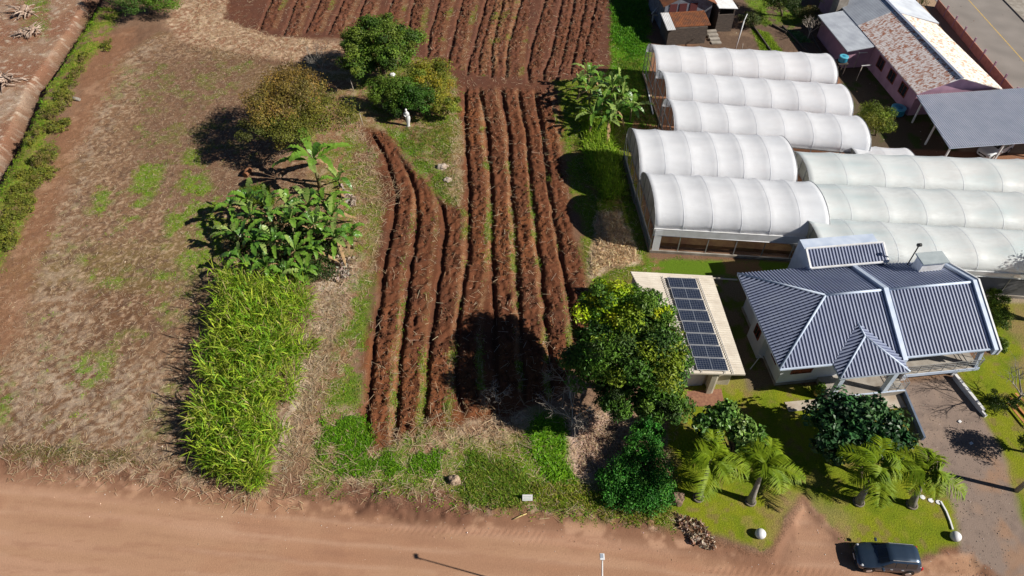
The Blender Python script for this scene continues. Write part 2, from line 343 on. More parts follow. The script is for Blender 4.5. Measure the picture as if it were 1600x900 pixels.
bank=sstep(d,-1.6,-.7)*(1-sstep(d,-.35,.1))*(X<9.5); paint(bank*.7,(.18,.09,.055)); paint(bank*sstep(n3,.55,.66)*.7,(.38,.27,.19)); 
b=pm([(520,760),(700,768),(740,800),(720,818),(560,806)],.5,1.6); paint(b*.85,(.15,.072,.045)); Z+=b*(n3-.5)*.25
b=pm([(1220,760),(1330,800),(1330,900),(1210,880)],.8,1); paint(b*.35,(.33,.2,.14))
GR*=1-rm*.95; STW*=1-rm*.97
# --- upper right yards
b=pm([(1010,0),(1090,60),(1090,80),(1290,85),(1310,60),(1280,-60),(1000,-80)],.4,.5); paint(b,(.13,.085,.06)); paint(b*sstep(n2,.5,.65),(.18,.12,.08)); GR*=1-b
green([(1175,45),(1200,50),(1225,85),(1190,85)],1,c=(.16,.24,.01),thr=.2,feather=.3,wob=.4)
green([(1165,0),(1250,-10),(1270,30),(1230,40),(1190,40)],.8,thr=.45)
green([(1222,45),(1250,50),(1268,66),(1240,64)],1,c=(.14,.2,.07),thr=.42,feather=.3,wob=.4)
b=pm([(1295,75),(1335,70),(1440,140),(1500,240),(1540,250),(1420,250),(1350,240),(1310,130)],.4,.4); paint(b,(.1,.075,.05)); paint(b*sstep(n2,.5,.65),(.06,.08,.02)); GR*=1-b*.6
b=pm([(1460,-60),(1640,130),(1640,260),(1500,250),(1500,140),(1420,60),(1380,-60)],.4,.3); paint(b,(.36,.25,.17)); GR*=1-b; STW*=1-b
b=pm([(1560,-80),(1800,-80),(1800,80),(1620,60)],.3,.3); paint(b,(.4,.27,.18)); GR*=1-b; STW*=1-b
b=pm([(1020,90),(1300,90),(1350,230),(1600,240),(1700,480),(1540,460),(1300,380),(1040,380),(980,220)],.2,.2); paint(b,(.24,.12,.07)); GR*=1-b; STW*=1-b
b=pm([(1500,430),(1700,430),(1700,475),(1545,472)],.2,.3); paint(b,(.3,.24,.17))
# --- ploughed field with furrows
FU=[ # furrow centre lines
 [(580,205),(600,237),(610,270),(620,307),(612,350),(600,412),(592,480),(581,560),(572,650),(570,690)],
 [(620,237),(640,270),(650,305),(652,350),(645,400),(633,480),(626,560),(619,640),(614,690)],
 [(680,305),(692,325),(696,350),(691,412),(679,480),(670,560),(663,640),(662,665)],
 [(727,138),(727,205),(734,300),(731,400),(718,480),(712,560),(716,620),(722,650)],
 [(750,138),(762,205),(768,300),(769,400),(772,480),(775,560),(778,625)],
 [(784,138),(795,205),(800,300),(806,400),(811,480),(816,560),(822,630)],
 [(810,140),(822,205),(830,300),(843,400),(851,480),(858,560),(864,610)],
 [(836,142),(847,205),(858,300),(876,400),(891,480),(902,540)],
 [(405,47),(422,5),(440,-40)],[(442,57),(460,7),(478,-45)],[(477,52),(497,7),(515,-40)],[(512,54),(535,5),(555,-42)],[(550,60),(567,7),(590,-50)],[(600,45),(615,-10),(630,-50)],
 [(635,60),(645,5),(662,-50)],[(668,90),(672,50),(682,15),(700,-50)],[(698,110),(705,70),(722,5),(738,-50)],[(730,118),(733,98),(755,20),(772,-50)],[(748,118),(750,80),(772,7),(790,-50)],[(768,122),(768,75),(785,7),(800,-50)],
 [(790,122),(794,70),(812,8),(826,-50)],[(828,130),(825,104),(831,72),(850,5),(864,-50)],[(850,126),(850,110),(862,80),(876,10),(888,-50)],[(872,118),(876,100),(880,87),(896,10),(906,-50)],[(892,118),(900,70),(914,10),(922,-50)],[(908,105),(918,60),(930,10),(938,-50)]]
FIELD=[[(600,205),(640,260),(700,320),(735,330),(722,340),(735,600),(730,660),(680,670),(640,680),(600,700),(568,695),(570,600),(590,420),(600,330),(592,250),(568,200)],
       [(715,120),(860,125),(875,160),(890,330),(915,440),(915,510),(870,620),(780,650),(712,660),(706,560),(722,420),(725,250)],
       [(350,30),(375,-90),(945,-90),(958,0),(950,110),(900,125),(720,125),(665,95),(560,60),(430,58)]]
fm=np.zeros(X.shape)
for i_,P in enumerate(FIELD): fm=np.maximum(fm,pm(P,.5,1.3) if i_==0 else pm(P,.35,.8))
fm*=1-rm
paint(fm,(.122,.046,.023)); paint(fm*sstep(n1,.45,.65)*.6,(.19,.07,.026)); paint(fm*sstep(n2,.5,.7)*.7,(.075,.032,.02))
top=sstep(Y,62,72); paint(fm*top*.75,(.12,.052,.035))
b=sstep(X,8,18)*sstep(Y,58,66); paint(fm*b*.6,(.085,.05,.038))
GR*=1-fm; STW=STW*(1-fm)+fm*.12
fz=np.zeros(X.shape); dep=np.zeros(X.shape); till=np.zeros(X.shape); strip=np.zeros(X.shape)
wv=(fbm(X,Y,1.2,3)-.5)*.35
for k,L in enumerate(FU):
    P=np.array(gp(L)); o_=np.argsort(P[:,1]); yy=P[o_,1]; xx=P[o_,0]
    xl=np.interp(Y,yy,xx); dd=X-xl+wv
    ym=sstep(Y,yy[0]-.5,yy[0]+1.2)*(1-sstep(Y,yy[-1]-.8,yy[-1]+.6)) if k<8 else sstep(Y,yy[0]-.4,yy[0]+.8)
    A=.42 if k<8 else .28; sp=.9 if k<8 else .8
    wdt=(.19 if k<8 else .15)+.04*np.sin(Y*.7+k)
    dep=np.maximum(dep,ym*A*np.exp(-(dd/wdt)**2*.8)*(.65+.7*n2))
    # loose crumbly second trench line
    till=np.maximum(till,ym*sstep(dd,.12,.35)*(1-sstep(dd,1.35+.4*(n2-.5),1.7)))
    dep=np.maximum(dep,ym*(.11 if k<8 else .09)*np.exp(-((dd-.85-.25*(n2-.5))/.12)**2)*sstep(n3,.38,.6))
    m=ym*sstep(dd,1.4+.5*(n2-.5),1.65)*(1-sstep(dd,1.85,2.1)); 
    if k<8: strip=np.maximum(strip,m*(.55+.6*sstep(n1,.35,.6)))
    else: strip=np.maximum(strip,.6*ym*sstep(dd,1.3,1.6)*(1-sstep(dd,2.0,2.3))*(X<2))
paint(fm*till*.6*sstep(n3,.35,.6),(.125,.045,.022)); paint(fm*strip*(.75),(.24,.11,.052)); paint(fm*strip*sstep(n3,.58,.7)*.6,(.3,.2,.11))
gst=fm*strip*sstep(n2*.5+n1*.5,.56,.62)*(.8); paint(gst*.8,(.14,.17,.02)); GR=np.maximum(GR,gst*.9)
STW=np.maximum(STW,fm*strip*.9)
trench_shade=fm*sstep(dep,.05,.2)*.45; paint(trench_shade,(.07,.03,.018))  # trench soil painted darker with depth, shade put into the colour
clod=(fbm(X,Y,.5,0,3)-.5); n6=vn(X,Y,.22,1); Z+=fm*(.03*till-dep+.05*(n2-.5)+(.06+.22*till)*clod+.20*till*(n4-.5)+.16*till*(n6-.5)+.05*(n4-.5)-.12*till*np.exp(-((vn(X*.4,Y,.6,2)-.5)/.07)**2))
b=fm*sstep(Y,69,70)*0
# --- relief elsewhere
rest=(1-fm)*(1-rm); Z+=rest*((n1-.5)*.12+(n3-.5)*.10)*(1-LAWNM*.8)*(1-DRVM*.8)+rm*((n2-.5)*.02)
Z+=rm*-.10*sstep(d,0,.6)
bankz=sstep(d,-2.2,-.9)*(1-sstep(d,-.8,.1))*(X<9)*(X>-40); Z+=bankz*.28*(.5+n2)
# mound of tyre ruts on road
for off,xa,xb in ((1.9,-9,12),(2.7,0,22)):
    y0=np.interp(X,[g(500,800)[0],g(850,806)[0],g(1100,850)[0]],[g(500,796)[1],g(850,806)[1],g(1100,850)[1]])-off*.6
    tm=np.exp(-((Y-y0)/.22)**2)*sstep(X,xa,xa+2)*(1-sstep(X,xb-4,xb))
    Z-=tm*.08*(.5+.5*np.sin((X*1.0+(Y-y0)*2.2)*2*math.pi/.42)); paint(tm*.3,(.33,.17,.11))
# ditch on the left
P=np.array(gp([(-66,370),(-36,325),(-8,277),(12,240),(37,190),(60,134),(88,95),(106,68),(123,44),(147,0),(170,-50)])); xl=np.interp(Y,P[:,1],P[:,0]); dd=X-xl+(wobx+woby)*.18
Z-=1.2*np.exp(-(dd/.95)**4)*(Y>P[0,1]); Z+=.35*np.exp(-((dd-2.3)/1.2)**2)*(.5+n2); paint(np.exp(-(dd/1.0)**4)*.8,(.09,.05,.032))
# flatten below buildings, garden plots and the sealed road
FLAT=[[(1020,95),(1300,90),(1400,230),(1640,250),(1700,470),(1520,470),(1300,420),(1010,400),(970,240)],[(980,400),(1120,420),(1180,590),(1130,640),(1060,640)],[(1140,410),(1550,390),(1600,560),(1420,640),(1210,620)],[(1440,-80),(1900,-80),(1900,250),(1440,250),(1270,30),(1300,-80)]]
for P in FLAT:
    m=sstep(sdf(X,Y,gp(P)),-1,.2); Z*=1-m
eb=np.minimum(np.minimum(X-gx[0],gx[-1]-X),np.minimum(Y-gy[0],gy[-1]-Y)); Z*=sstep(eb,0,2)
C=np.clip(C,0,1)
zone=np.zeros(X.shape,int); zone[LAWNM>.5]=2; zone[DRVM>.5]=3; zone[fm>.5]=1; zone[rm>.5]=4
idx=np.arange(NX*NY).reshape(NX,NY)
Q=np.stack([idx[:-1,:-1],idx[1:,:-1],idx[1:,1:],idx[:-1,1:]],-1).reshape(-1,4); zq=zone[:-1,:-1].ravel()
VV=np.stack([X,Y,Z],-1).reshape(-1,3); CV=C.reshape(-1,3)
def zobj(name,k,m):
    q=Q[zq==k]; u,inv=np.unique(q,return_inverse=True)
    o=fast(name,VV[u],inv.reshape(-1,4),m,colr=CV[u],smooth=True); setp(o,kind='structure'); return o
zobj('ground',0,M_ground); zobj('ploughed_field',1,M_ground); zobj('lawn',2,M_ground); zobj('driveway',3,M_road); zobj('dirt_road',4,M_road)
def ztop(x,y):
    i=int(min(max((x-gx[0])/ST,0),NX-1)); j=int(min(max((y-gy[0])/ST,0),NY-1)); return float(Z[i,j])
# far land around the surveyed sheet, with relief so it does not look like a table
far=MB(); a0,a1,b0,b1=gx[0],gx[-1],gy[0],gy[-1]; BIG=900
for P in ([(-BIG,-BIG),(BIG,-BIG),(BIG,b0),(-BIG,b0)],[(-BIG,b1),(BIG,b1),(BIG,BIG),(-BIG,BIG)],[(-BIG,b0),(a0,b0),(a0,b1),(-BIG,b1)],[(a1,b0),(BIG,b0),(BIG,b1),(a1,b1)]):
    far.quadf([(x,y,0) for x,y in P])
M_far=mat('far_soil',(.2,.12,.08),.95,c2=(.1,.13,.03),scale=.04,var=.2)
setp(far.build('outer_ground',M_far),kind='structure')
# sealed road at upper right
def strip_(name,x0,x1,y0,y1,z,m):
    s=MB(); s.quadf([(x0,y0,z),(x1,y0,z),(x1,y1,z),(x0,y1,z)]); return setp(s.build(name,m),kind='structure')
strip_('asphalt_road',55.3,64.2,40,400,.02,M_asph)
strip_('road_centre_line',59.63,59.77,40,400,.025,M_line)
strip_('road_edge_line',55.75,55.87,40,400,.025,M_linew)
s=MB(); s.box((64.35,220,.07),(.3,360,.14)); s.box((66.2,220,.05),(3.4,360,.1)); setp(s.build('pavement',M_conc),kind='structure')
# ------------------------------------------------------------------ roofs
def ribbed(mb,poly,down,spacing,rw,rh,mi_pan=0,mi_rib=1,cross=0,base=True):
    P=[Vector(p) for p in poly]; n=(P[1]-P[0]).cross(P[2]-P[0]).normalized()
    if n.z<0: n=-n
    v=Vector(down); v=(v-n*v.dot(n)).normalized(); u=v.cross(n).normalized(); O=P[0]
    uv=[((p-O).dot(u),(p-O).dot(v)) for p in P]
    if base: mb.quadf(P,mi_pan)
    u0=min(a for a,_ in uv); u1=max(a for a,_ in uv)
    def clip(c,ax):
        r=[]
        for i in range(len(uv)):
            a,b=uv[i],uv[(i+1)%len(uv)]
            if (a[ax]-c)*(b[ax]-c)<0:
                t=(c-a[ax])/(b[ax]-a[ax]); r.append(a[1-ax]+t*(b[1-ax]-a[1-ax]))
        return (min(r),max(r)) if len(r)>=2 else None
    k=int((u1-u0)/spacing)
    for i in range(k+1):
        c=u0+spacing*(i+.5); iv=clip(c,0)
        if not iv or iv[1]-iv[0]<.15: continue
        a,b=iv[0]+.02,iv[1]-.02
        pts=[]
        for vv in (a,b):
            for du,h in ((-rw/2,.004),(-rw*.28,rh),(rw*.28,rh),(rw/2,.004)): pts.append(O+u*(c+du)+v*vv+n*h)
        b0=len(mb.v); mb.v+=[tuple(p) for p in pts]
        for f in ((0,1,5,4),(1,2,6,5),(2,3,7,6),(0,4,7,3)[::-1],(0,3,2,1),(4,5,6,7)):
            mb.f.append(tuple(b0+j for j in f)); mb.m.append(mi_rib); mb.smooth.append(False)
    if cross:
        v0=min(b for _,b in uv); v1=max(b for _,b in uv)
        for i in range(1,int((v1-v0)/cross)+1):
            c=v0+cross*i; iv=clip(c,1)
            if not iv or iv[1]-iv[0]<.3: continue
            a=O+u*(iv[0]+.03)+v*c+n*.012; b=O+u*(iv[1]-.03)+v*c+n*.012
            mb.bar(a,b,.03,.02,mi=mi_pan)
def slab(mb,poly,t,mi=0):
    """closed underside and fascia below a roof polygon"""
    P=[Vector(p) for p in poly]; lo=[p-Vector((0,0,t)) for p in P]
    mb.quadf(lo[::-1],mi)
    for i in range(len(P)):
        j=(i+1)%len(P); mb.quadf([lo[i],lo[j],P[j]-Vector((0,0,.004)),P[i]-Vector((0,0,.004))],mi)
# ------------------------------------------------------------------ blue-roofed house
H=thing('house','white house under a blue-grey tiled hip roof with entrance porch and chimney','house',hl(22.6,26.9,0),HA)
def HB(): return MB()
zE,zR,qF,qM,qB=3.5,5.52,26.0,30.55,35.1; k_=(zR-zE)/(qM-qF)
pL,pH,pM,pM2,pR=21.75,26.3,30.6,30.95,37.45
wall=HB()
def lb(mb,p0,p1,q0,q1,z0,z1,mi=0):
    return mb.box(hl((p0+p1)/2,(q0+q1)/2,(z0+z1)/2),(p1-p0,q1-q0,z1-z0),HA,mi)
lb(wall,22.75,30.7,26.9,34.3,0,3.3); lb(wall,30.7,37.2,27.9,34.4,0,3.35); lb(wall,22.2,22.75,29.4,31.6,0,3.25)
wall.build('wall',M_wall,H,world=True)
pl=HB(); lb(pl,22.68,30.7,26.84,34.36,0,.25); pl.build('plinth',M_conc,H,world=True)
def slope(name,poly,down,cross=0,label=None):
    mb=MB(); ribbed(mb,poly,down,.255,.13,.075,cross=cross); slab(mb,poly,.16,2)
    return mb.build(name,[M_blued,M_blue,M_trim],H,world=True,label=label)
slope('roof',[hl(pL,qF,zE),hl(pM,qF,zE),hl(pM,qM,zR),hl(pH,qM,zR)],-HY)
slope('roof',[hl(pL,qB,zE),hl(pL,qF,zE),hl(pH,qM,zR)],-HX,cross=.38)
slope('roof',[hl(pM,qB,zE),hl(pL,qB,zE),hl(pH,qM,zR),hl(pM,qM,zR)],HY)
slope('roof',[hl(pM2,qF,zE),hl(pR,qF,zE),hl(pR,qM,zR),hl(pM2,qM,zR)],-HY)
slope('roof',[hl(pR,qB-.9,zE+.9*k_),hl(pM2,qB-.2,zE+.2*k_),hl(pM2,qM,zR),hl(pR,qM,zR)],HY)
# porch hip
s0,s1,sf=25.6,30.65,24.75; sm=(s0+s1)/2; sz=zE+(s1-s0)/2*k_; qz=qF+(sz-zE)/k_; sp=sf+(s1-s0)/2
slope('porch_roof',[hl(s0,sf,zE),hl(s1,sf,zE),hl(sm,sp,sz)],-HY)
e0=.005
slope('porch_roof',[hl(s0,qF+.02,zE+.02),hl(s0,sf,zE),hl(sm,sp,sz),hl(sm,qz,sz+.02)],-HX)
slope('porch_roof',[hl(s1,sf,zE),hl(s1,qF+.02,zE+.02),hl(sm,qz,sz+.02),hl(sm,sp,sz)],HX)
rc=MB()
for a,b,r in ((hl(pL,qF,zE+.03),hl(pH,qM,zR+.03),.085),(hl(pL,qB,zE+.03),hl(pH,qM,zR+.03),.085),(hl(pH,qM,zR+.04),hl(pM,qM,zR+.04),.1),(hl(pM2,qM,zR+.04),hl(pR,qM,zR+.04),.1),
            (hl(s0,sf,zE+.03),hl(sm,sp,sz+.03),.075),(hl(s1,sf,zE+.03),hl(sm,sp,sz+.03),.075),(hl(sm,sp,sz+.03),hl(sm,qz,sz+.04),.075)):
    rc.tube([a,b],r,8)
rc.build('ridge_cap',M_trim,H,world=True)
def parapet(p0,p1,qa,qb,hgt_,m,name='parapet'):
    mb=MB(); pts=[]
    for q in (qa,qM,qb):
        z=zE+(min(q-qF,qB-q))*k_ if q!=qM else zR
        pts.append((q,z))
    for i in range(2):
        (q0,z0),(q1,z1)=pts[i],pts[i+1]
        c=[hl(p0,q0,z0-.3),hl(p1,q0,z0-.3),hl(p1,q1,z1-.3),hl(p0,q1,z1-.3)]; t=[hl(p0,q0,z0+hgt_),hl(p1,q0,z0+hgt_),hl(p1,q1,z1+hgt_),hl(p0,q1,z1+hgt_)]
        for f in ((c[3],c[2],c[1],c[0]),t,(c[0],c[1],t[1],t[0]),(c[2],c[3],t[3],t[2]),(c[1],c[2],t[2],t[1]),(c[3],c[0],t[0],t[3])): mb.quadf(f)
    return mb.build(name,m,H,world=True)
parapet(pM+.005,pM2-.005,qF-.35,qB-.1,.28,M_trim)
parapet(pR+.005,pR+.36,qF-.25,qB-1.0,.26,M_trim); 
parapet(pR+.37,pR+.5,qF-.3,qB-1.1,.34,M_white,'parapet_capping')
# raised rear roof
dz0,dz1=4.15,4.85
d=MB(); P_=[hl(27.2,34.4,dz0),hl(33.5,34.4,dz0),hl(33.5,35.85,dz1),hl(27.2,35.85,dz1)]
ribbed(d,P_,-HY,.255,.13,.075); slab(d,P_,.12,2)
rr=d.build('rear_roof',[M_blued,M_blue,M_trim],H,world=True)
d=MB(); 
for a,b in ((P_[0],P_[1]),(P_[1],P_[2]),(P_[2],P_[3]),(P_[3],P_[0])): d.bar(a+Vector((0,0,.05)),b+Vector((0,0,.05)),.14,.1)
d.build('edge_trim',M_white,rr,world=True) if False else d.build('roof_edge_trim',M_white,H,world=True)
d=MB(); lb(d,27.3,33.4,34.6,37.2,0,4.05); 
b_=[hl(27.3,34.6,4.05),hl(33.4,34.6,4.05),hl(33.4,35.8,4.05),hl(27.3,35.8,4.05)]
d.prism(b_,4.051,[4.09,4.09,4.66,4.66]); lb(d,27.3,33.4,35.802,37.2,4.051,4.55)
d.build('rear_wall',M_trim,H,world=True)
# chimney
ch=MB(); lb(ch,34.95,36.75,32.75,33.65,3.6,5.5); cho=ch.build('chimney',M_white,H,world=True)
ch=MB(); lb(ch,34.8,36.9,32.6,33.8,5.5,5.62); ch.build('chimney_cap',mat('cap_fibre',(.4,.45,.47),.6,c2=(.33,.38,.4),scale=2),H,world=True)
ch=MB(); ch.tube([hl(35.0,34.1,4.0),hl(35.0,34.1,6.1)],.05,8); ch.tube([hl(34.85,34.1,6.15),hl(35.15,34.1,6.15)],.14,8); ch.build('flue',M_dark,H,world=True)
# porch base, columns, deck and rails
pb=MB(); lb(pb,25.9,31.8,25.0,26.9,0,.5); pb.build('porch_floor',[M_conc],H,world=True)
for p in (26.2,30.15):
    c=MB(); lb(c,p-.17,p+.17,25.05,25.39,.5,3.42); c.build('column',M_trim,H,world=True)
c=MB(); lb(c,26.0,31.75,25.02,25.12,.3,.56); c.build('porch_edge',M_trim,H,world=True)
dk=MB(); lb(dk,31.8,37.7,25.95,27.9,1.0,1.16); dk.build('balcony',M_conc,H,world=True)
dk=MB(); lb(dk,31.8,37.7,25.9,25.95,.9,1.2); dk.build('balcony_edge',M_trim,H,world=True)
def rail(a,b,zb,n,name='railing'):
    r=MB()
    for z in (.95,.7,.45): r.bar(a+Vector((0,0,zb+z)),b+Vector((0,0,zb+z)),.035)
    for i in range(n+1):
        p=a.lerp(b,i/n); r.bar(p+Vector((0,0,zb)),p+Vector((0,0,zb+.95)),.04)
    return r.build(name,M_galv,H,world=True)
rail(hl(31.9,26.0),hl(37.6,26.0),1.16,6); rail(hl(37.65,26.0),hl(37.65,27.8),1.16,2); rail(hl(30.5,25.1),hl(31.7,25.1),.5,2); rail(hl(31.75,25.1),hl(31.75,26.7),.5,2)
c=MB(); c.bar(hl(37.45,26.15,1.16),hl(37.25,26.5,3.4),.22,.35); c.build('column',M_trim,H,world=True)
for p_ in (36.2,32.2): c=MB(); lb(c,p_,p_+.35,26.2,27.2,0,1.0); c.build('balcony_pier',M_wall,H,world=True)
def window(parent,c,w_,h_,rz,frame,nrm_,shut=None,name='window'):
    c=Vector(c); f=MB(); M=Matrix.Rotation(rz,3,'Z'); ux=M@Vector((1,0,0)); n=Vector(nrm_)
    for s_ in (-1,1): f.box(c+ux*(s_*w_/2)+n*.02,(.08,.1,h_+.08),rz); f.box(c+Vector((0,0,s_*h_/2))+n*.02,(w_-.08,.1,.08),rz)
    f.box(c+n*.02,(.05,.08,h_-.08),rz); fo=f.build(name,frame,parent,world=True)
    p=MB(); p.box(c+n*.005,(w_-.09,.04,h_-.09),rz); po=p.build('pane',shut or M_glass,fo,world=False)
    # pane is given in world space: move it into the window's space
    inv=wm(fo).inverted(); po.data.transform(inv); return fo
nF=-HY; nL=-HX
window(H,hl(24.3,26.9,1.9),1.5,1.1,HA,M_wood,nF,M_wood); window(H,hl(28.5,26.9,1.9),1.2,1.1,HA,M_wood,nF)
window(H,hl(22.2,30.5,1.9),.8,1.0,HA+R(90),M_wood,nL); window(H,hl(22.75,28.2,1.9),.9,.9,HA+R(90),M_wood,nL)
window(H,hl(33.2,27.9,2.0),1.6,1.2,HA,M_wood,nF); window(H,hl(36.2,27.9,2.0),1.2,1.2,HA,M_wood,nF)
dr=MB(); lb(dr,29.7,30.5,26.83,26.93,.5,2.6); dro=dr.build('door',M_wood,H,world=True)
gd=MB(); lb(gd,33,35.8,27.84,27.94,0,.95); gd.build('basement_door',M_dark,H,world=True)
for a,b in ((hl(pL-.02,qF-.06,zE-.02),hl(s0,qF-.06,zE-.02)),(hl(pM2,qF-.06,zE-.02),hl(pR,qF-.06,zE-.02))): gt=MB(); gt.bar(a,b,.12,.12); gt.build('gutter',M_trim,H,world=True)
# paths and low walls of the garden
pt=MB(); lb(pt,22.9,26.4,24.55,25.35,0,.05); lb(pt,26.4,31.5,23.95,25.0,0,.055); setp(pt.build('garden_path',M_concl),kind='structure')
a,b=g(1409,612),g(1441,688)
t=MB(); t.bar(a+Vector((0,0,.2)),b+Vector((0,0,.2)),.15,.5); setp(t.build('retaining_wall',mat('blue_wall',(.15,.19,.26),.8,c2=(.1,.13,.19),scale=2)), 'low blue-grey retaining wall between lawn and gravel driveway by the porch','wall')
a,b=g(1489,590),g(1533,645)
t=MB(); t.bar(a+Vector((0,0,.2)),b+Vector((0,0,.2)),.22,.5); t.bar(b+Vector((0,0,.12)),g(1539,652)+Vector((0,0,.12)),.16,.25); setp(t.build('garden_wall',M_white), 'low white garden wall running down from the balcony end','wall')
# ------------------------------------------------------------------ shed with solar array
def ray(px,py,p0,n):
    u=(px-800)/CF; v=(py-450)/CF; d_=Vector((u,CC-v*CS,-CS-v*CC)); o=Vector((0,0,CH))
    return o+d_*((p0-o).dot(n)/d_.dot(n))
zl,zr=3.25,2.55
TL,BL,BR_,TR=g(985,424,zl),g(1069,583,zl),g(1165,585,zr),g(1113,431,zr)
nS=(BR_-TL).cross(TR-BL).normalized(); nS=nS if nS.z>0 else -nS; cS=(TL+BL+BR_+TR)/4
TL,BL,BR_,TR=[ray(*p,cS,nS) for p in ((985,424),(1069,583),(1165,585),(1113,431))]
SH=thing('shed','long cream shed with a ribbed pale roof carrying solar panels','shed',(BL.x,BL.y,0))
ux=((BR_-BL)+(TR-TL)).normalized(); uy=((TL-BL)+(TR-BR_)).normalized()
mb=MB(); ribbed(mb,[TL,BL,BR_,TR],ux,.21,.13,.035); slab(mb,[TL,BL,BR_,TR],.14)
mb.build('roof',[M_fib,mat('shed_rib',(.66,.61,.53),.7,c2=(.52,.46,.39),scale=.9)],SH,world=True)
fx=Vector((ux.x,ux.y,0)).normalized(); fy=Vector((uy.x,uy.y,0)).normalized()
def sq(a,b,z): p=BL+ (BR_-BL)*a+(TL-BL)*b; return Vector((p.x,p.y,z))
w_=MB()
def swall(a0,b0,a1,b1,z0=0,z1=None):
    p,q=sq(a0,b0,0),sq(a1,b1,0); z=lambda a:zl-.16-(zl-zr)*a
    m=(q-p).normalized(); n=Vector((-m.y,m.x,0))*.08
    w_.prism([p-n,q-n,q+n,p+n],z0,[z(a0),z(a1),z(a1),z(a0)] if z1 is None else z1)
swall(.05,.02,.05,.98); swall(.95,.1,.95,.98); swall(.05,.98,.95,.98); swall(.05,.12,.6,.12); swall(.6,.02,.6,.12); swall(.6,.12,.95,.1)
w_.build('wall',M_cream,SH,world=True)
w_=MB(); p=sq(.56,.035,0); w_.box(p+Vector((0,0,1.3)),(.35,.3,2.6),R(-4)); w_.build('pillar',M_cream,SH,world=True)
w_=MB(); p,q=sq(.12,.1,0),sq(.52,.1,0); w_.bar(p+Vector((0,0,1.1)),q+Vector((0,0,1.1)),.05,2.1); w_.build('roller_door',M_zinc,SH,world=True)
pv=MB(); pv.prism([(*g(1072,612)[:2],),(*g(1072,636)[:2],),(*g(1132,634)[:2],),(*g(1127,608)[:2],)],0,.045); setp(pv.build('brick_paving',M_brick),kind='structure')
M_cell=mat('solar_cell',(.012,.018,.035),.12,c2=(.018,.025,.05),scale=3,spec=.7)
M_grid=mat('cell_line',(.16,.18,.22),.4)
off=nS*.16
q=[ray(*p,cS+off,nS) for p in ((1041.7,433),(1086,435),(1139,580),(1090,578))]
ordn=['topmost','second','third','fourth','fifth','sixth','seventh','lowest']
for i in range(8):
    t0,t1=(i+.012)/8,(i+.988)/8
    A=q[0].lerp(q[3],t0);B=q[1].lerp(q[2],t0);C_=q[1].lerp(q[2],t1);D_=q[0].lerp(q[3],t1)
    c0=(A+B+C_+D_)/4; T=thing('solar_panel',('%s dark solar panel of the row on the pale shed roof'%ordn[i]) if i not in(0,7) else ('%s dark solar panel of the row on the pale shed roof'%ordn[i]),'solar panel',c0,0,'solar panels on the shed roof')
    ex=(B-A).normalized(); ey=nS.cross(ex).normalized(); hw=(B-A).length/2; hh=(A-D_).length/2*.985
    M=Matrix((ex,ey,nS)).transposed()
    f=MB()
    for s_ in (-1,1):
        f.box(M@Vector((0,s_*(hh-.02),0)),(2*hw,.04,.045),M=M); f.box(M@Vector((s_*(hw-.02),0,0)),(.04,2*hh-.08,.045),M=M)
    f.build('frame',M_alu,T)
    f=MB(); f.box(M@Vector((0,0,-.004)),(2*hw-.08,2*hh-.08,.03),M=M,mi=0)
    for k in range(1,12): f.box(M@Vector((-hw+2*hw*k/12,0,.012)),(.05 if k==6 else .012,2*hh-.09,.003),M=M,mi=1)
    for k in range(1,6): f.box(M@Vector((0,-hh+2*hh*k/6,.0135)),(2*hw-.09,.01,.003),M=M,mi=1)
    f.build('cells',[M_cell,M_grid],T)
mr=MB()
for a,b in ((q[0]-uy*-.15,q[3]+uy*-.15),(q[1]+uy*.15,q[2]-uy*.15)):
    mid=(b-a).normalized()
    for s_ in (.3,-.3):
        o2=ux*s_*(1 if a is not None else 1); mr.bar(a+o2-nS*.06,b+o2-nS*.06,.04,.04)
mr.build('mounting_rail',M_alu,SH,world=True)
